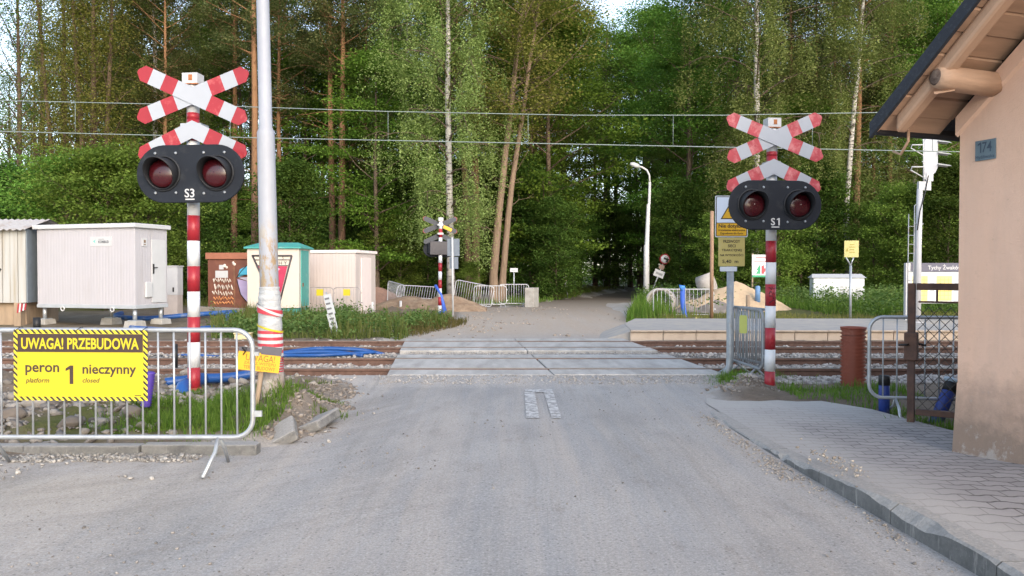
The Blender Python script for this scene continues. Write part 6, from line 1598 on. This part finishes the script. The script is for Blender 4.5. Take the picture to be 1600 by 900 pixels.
fronts = [
 ('sparse',-30,44,'dark slender tree at the outermost edge above the battered shed',1.0),
 ('sparse',32,47,'slender tree with dark trunk and thin leaves behind the battered shed',1.05),
 ('thin',105,46,'thin brownish tree with many upright bare twigs behind the white container',1.0),
 ('thin',150,43,'ivy yellow slender tree with reddish trunks left of the S3 crossing boards',1.05),
 ('pine2',196,49,'slim pine just beside the crossed boards of the S3 signal',.95),
 ('birch1',250,49,'tall pale birch with drooping sprays above the S3 boards, left of the slim pine',1.05),
 ('broad2',1012,80,'tall leafy tree behind the lantern of the street lamp',1.25),
 ('sparse',70,55,'leafy slender tree between the shed roof and the brownish twigs',1.15),
 ('broad1',225,60,'green leafy crown above the bright bush beside the S3 boards',1.15),
 ('pine2',262,46,'slim orange brown pine passing behind the crossed boards of S3',.9),
 ('birch2',292,58,'pale green birch crown high behind the S3 signal',1.05),
 ('pine1',366,52,'tall pine between the S3 signal and the foreground lamp pole',1.0),
 ('pine1',399,44,'orange trunked pine directly behind the foreground lamp pole',1.0),
 ('pine2',440,50,'pine just right of the foreground lamp pole',1.0),
 ('pine1',520,47,'paired pine standing above the cream kiosk, the darker trunk',.95),
 ('pine1',534,46,'paired pine standing above the pinkish container, the orange trunk',.98),
 ('maple',480,53,'green maple above the cream kiosk and its turquoise roof',1.0),
 ('maple',590,44,'bright maple with bare lower trunk beside the pinkish container',.85),
 ('broad1',548,58,'broad green tree behind the paired pines',1.0),
 ('birch1',706,40.5,'big pale birch with white trunk behind the far crossing signal',1.0),
 ('birch1',640,54,'pale birch standing behind the brown earth heap',1.0),
 ('thicktrunk',742,47,'dark thick double trunk behind the row of barriers',1.0),
 ('leaning',772,42,'leaning light brown double-trunked tree above the row of barriers',1.0),
 ('maple',860,50,'dark green maple hanging over the tilted red and white plate',1.15),
 ('broad2',845,63,'tall dense green tree left of the sky gap over the forest road',1.1),
 ('young_oak',830,55,'yellowish oak crown right of the leaning tree',1.0),
 ('broad1',1075,50,'dense green tree behind the rusty pole and sand heap',1.0),
 ('maple',1045,62,'green maple behind the street lamp',1.15),
 ('sparse',948,82,'airy slender tree crown at the sky gap over the forest road, nearer the leaning tree',1.35),
 ('sparse',985,86,'airy slender tree crown at the sky gap over the forest road, nearer the street lamp',1.3),
 ('broad1',962,89,'tall leafy crown straight over the far end of the forest road',1.45),
 ('broad2',905,88,'deep green crown low at the sky gap over the forest road',.95),
 ('birch1',1182,43,'drooping birch with long hanging sprays behind the S1 crossed boards',1.1),
 ('broad2',1150,56,'tall dense tree behind the warning plate with the triangle',1.0),
 ('pine2',1232,52,'slim dark pine just right of the S1 signal',1.0),
 ('pine2',1272,56,'slim pine beyond the right end of the S1 crossed boards',1.0),
 ('pine2',1300,50,'slim brown pine between the S1 signal and the orange pine',.95),
 ('pine1',1337,46,'bright orange trunked pine behind the small yellow notice',.95),
 ('birch2',1322,42,'slender white birch leaning toward the house roof',1.05),
 ('pine2',1392,50,'pine next to the slender white birch under the house eaves',1.0),
 ('birch1',1430,52,'pale birch crown right above the house eaves edge',1.05),
 ('young_oak',1385,56,'yellow green oak crown between the leaning birch and the eaves',.95),
 ('broad1',1462,46,'green tree behind the white railway signal mast',.9),
 ('maple',1250,49,'green maple behind the S1 lamp head',.75),
 ('young_oak',1510,50,'yellow green tree at the house corner behind the station board',.9),
 ('broad2',1560,54,'dense tree hidden mostly behind the peach house',1.0),
 ('bush1',105,33,'bright green bush behind the battered shed and container roof',1.0),
 ('bush1',165,32,'bright green bush above the middle of the white container roof',1.05),
 ('bush1',232,33,'bright green bush at the door end of the white container',1.0),
 ('bush2',300,38,'dark green bush beside the brown kiosk',.9),
 ('bush2',20,36,'green bush behind the corrugated shed roof',.8),
 ('bush2',452,40,'dark green bush behind the cream kiosk',.9),
 ('bush1',625,45,'green bush behind the leaning barriers',.8),
 ('bush2',668,47,'dark bush behind the far crossing signal',.9),
 ('bush1',735,42,'low bush at the foot of the pale birch',.35),
 ('bush2',870,47,'dark green bush beside the tilted red and white plate',.75),
 ('bush2',1062,47,'dark bush behind the leaning round road sign',.85),
 ('bush1',1130,43,'green bush behind the sand heap',.75),
 ('bush1',1215,40,'green bush behind the poster board and S1 pole',.85),
 ('bush2',1275,42,'dark bush behind the white equipment cabinet',.9),
 ('bush1',1365,40,'bright bush left of the station board',.8),
 ('bush1',1420,38,'bright bush directly behind the station board',.9),
 ('bush2',1480,37,'yellow green bush behind the station board, nearest the house',.85),
]
for f in fronts:
    key, pxx, d, lab, s = f
    put(key, pxx, d, lab, s, rzz=0.0 if key == 'leaning' else (0 if (key == 'birch2' and pxx > 1000) else None))
# deeper rows; nothing tells these apart
back_lab = {'pine1':'tall pine deep in the wood behind the front trees','pine2':'tall pine deep in the wood behind the front trees','broad1':'green leafy tree deep in the wood behind the front trees','broad2':'green leafy tree deep in the wood behind the front trees','birch1':'pale green birch deep in the wood behind the front trees','maple':'green leafy tree deep in the wood behind the front trees','bush2':'dark undergrowth bush deep in the wood','bush1':'dark undergrowth bush deep in the wood','sparse':'thin leafed slender tree deep in the wood'}
grp = {'pine1':'pines deep in the wood','pine2':'pines deep in the wood','broad1':'leafy trees deep in the wood','broad2':'leafy trees deep in the wood','maple':'leafy trees deep in the wood','birch1':'birches deep in the wood','bush1':'undergrowth deep in the wood','bush2':'undergrowth deep in the wood','sparse':'slender trees deep in the wood'}
def clear(x, d, m): return not (road_l(d)-m < x < road_r(d)+m)
for d, step, hs in ((60,90,1.0),(70,80,1.05),(82,74,1.1),(96,66,1.15)):
    pxx = -120+rnd.uniform(0,40)
    while pxx < 1620:
        x = gx(pxx, d); dd = d+rnd.uniform(-4,4)
        m = 2.2 if d < 80 else -4
        if clear(x, dd, m):
            key = rnd.choices(['pine1','pine2','broad1','broad2','birch1','maple'],[.22,.2,.2,.2,.1,.08])[0]
            if pxx < 190: key = rnd.choices(['sparse','pine2','sparse'],[.5,.2,.3])[0]
            if not (pxx < 150 and rnd.random() < .35):
                put(key, pxx, dd, back_lab[key], hs*rnd.uniform(.85,1.1), group=grp[key])
        pxx += step*rnd.uniform(.7,1.3)
for d, step in ((52,75),(66,80),(78,80),(92,70)):
    pxx = -100
    while pxx < 1600:
        x = gx(pxx, d)
        if clear(x, d, 1.2 if d < 85 else -6):
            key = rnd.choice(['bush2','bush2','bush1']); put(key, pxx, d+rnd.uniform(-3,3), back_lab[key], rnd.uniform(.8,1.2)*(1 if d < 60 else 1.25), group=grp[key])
        pxx += step*rnd.uniform(.7,1.3)
# far mass of the wood
r = np.random.default_rng(3); n = 5200
cx_ = r.uniform(-75,75,n); cy_ = r.uniform(104,128,n); cz_ = r.uniform(0,1,n)**1.2*11
LV, clr = leaves_np(np.stack([cx_,cy_,cz_],1), 12, (1.0,1.0,.7), .5, r)
fw = npmesh('forest', LV, np.arange(len(LV)).reshape(-1,4), LF_BR, rnd=clr); kind(fw, 'stuff', 'dark mass of the wood far behind the trees', 'forest')

# ================================================================== light, sky, camera
ELEV, AZ = 23.0, 158.0          # azimuth clockwise from +Y
w = bpy.data.worlds.new('World'); S.world = w; w.use_nodes = True
nt = w.node_tree; nt.nodes.clear()
sky = nt.nodes.new('ShaderNodeTexSky'); sky.sky_type = 'NISHITA'; sky.sun_disc = False
sky.sun_elevation = R(ELEV); sky.sun_rotation = R(AZ); sky.air_density = 1.0; sky.dust_density = 1.2; sky.ozone_density = 1.0
bg = nt.nodes.new('ShaderNodeBackground'); bg.inputs[1].default_value = .15
wo = nt.nodes.new('ShaderNodeOutputWorld'); hsv = nt.nodes.new('ShaderNodeHueSaturation'); hsv.inputs['Saturation'].default_value = .72; nt.links.new(sky.outputs[0], hsv.inputs['Color']); nt.links.new(hsv.outputs[0], bg.inputs[0]); nt.links.new(bg.outputs[0], wo.inputs[0])
sd = bpy.data.lights.new('sun', 'SUN'); sd.energy = .75; sd.angle = R(32); sd.color = (1.0,.85,.70)
so = bpy.data.objects.new('sun', sd); COL.objects.link(so)
az = R(AZ); el = R(ELEV); to = Vector((math.sin(az)*math.cos(el), math.cos(az)*math.cos(el), math.sin(el)))
so.rotation_euler = (-to).to_track_quat('-Z', 'Y').to_euler(); so.location = (0,-20,30)
cd = bpy.data.cameras.new('camera'); cd.sensor_width = 36; cd.lens = F/1600*36; cd.clip_end = 3000; cd.clip_start = .05
co = bpy.data.objects.new('camera', cd); COL.objects.link(co); co.location = (0,0,CAMZ)
co.rotation_euler = (R(90)-math.atan((450-HY)/F), 0, 0); S.camera = co
vs_ = S.view_settings; S.display_settings.display_device = 'sRGB'; vs_.view_transform = 'Standard'; vs_.look = 'None'; vs_.gamma = 1; vs_.use_curve_mapping = False
vs_.exposure = 1.65
S.cycles.max_bounces = 6; S.cycles.diffuse_bounces = 3; S.cycles.glossy_bounces = 2; S.cycles.transmission_bounces = 3; S.cycles.transparent_max_bounces = 6
S.render.resolution_x = 1024; S.render.resolution_y = 576
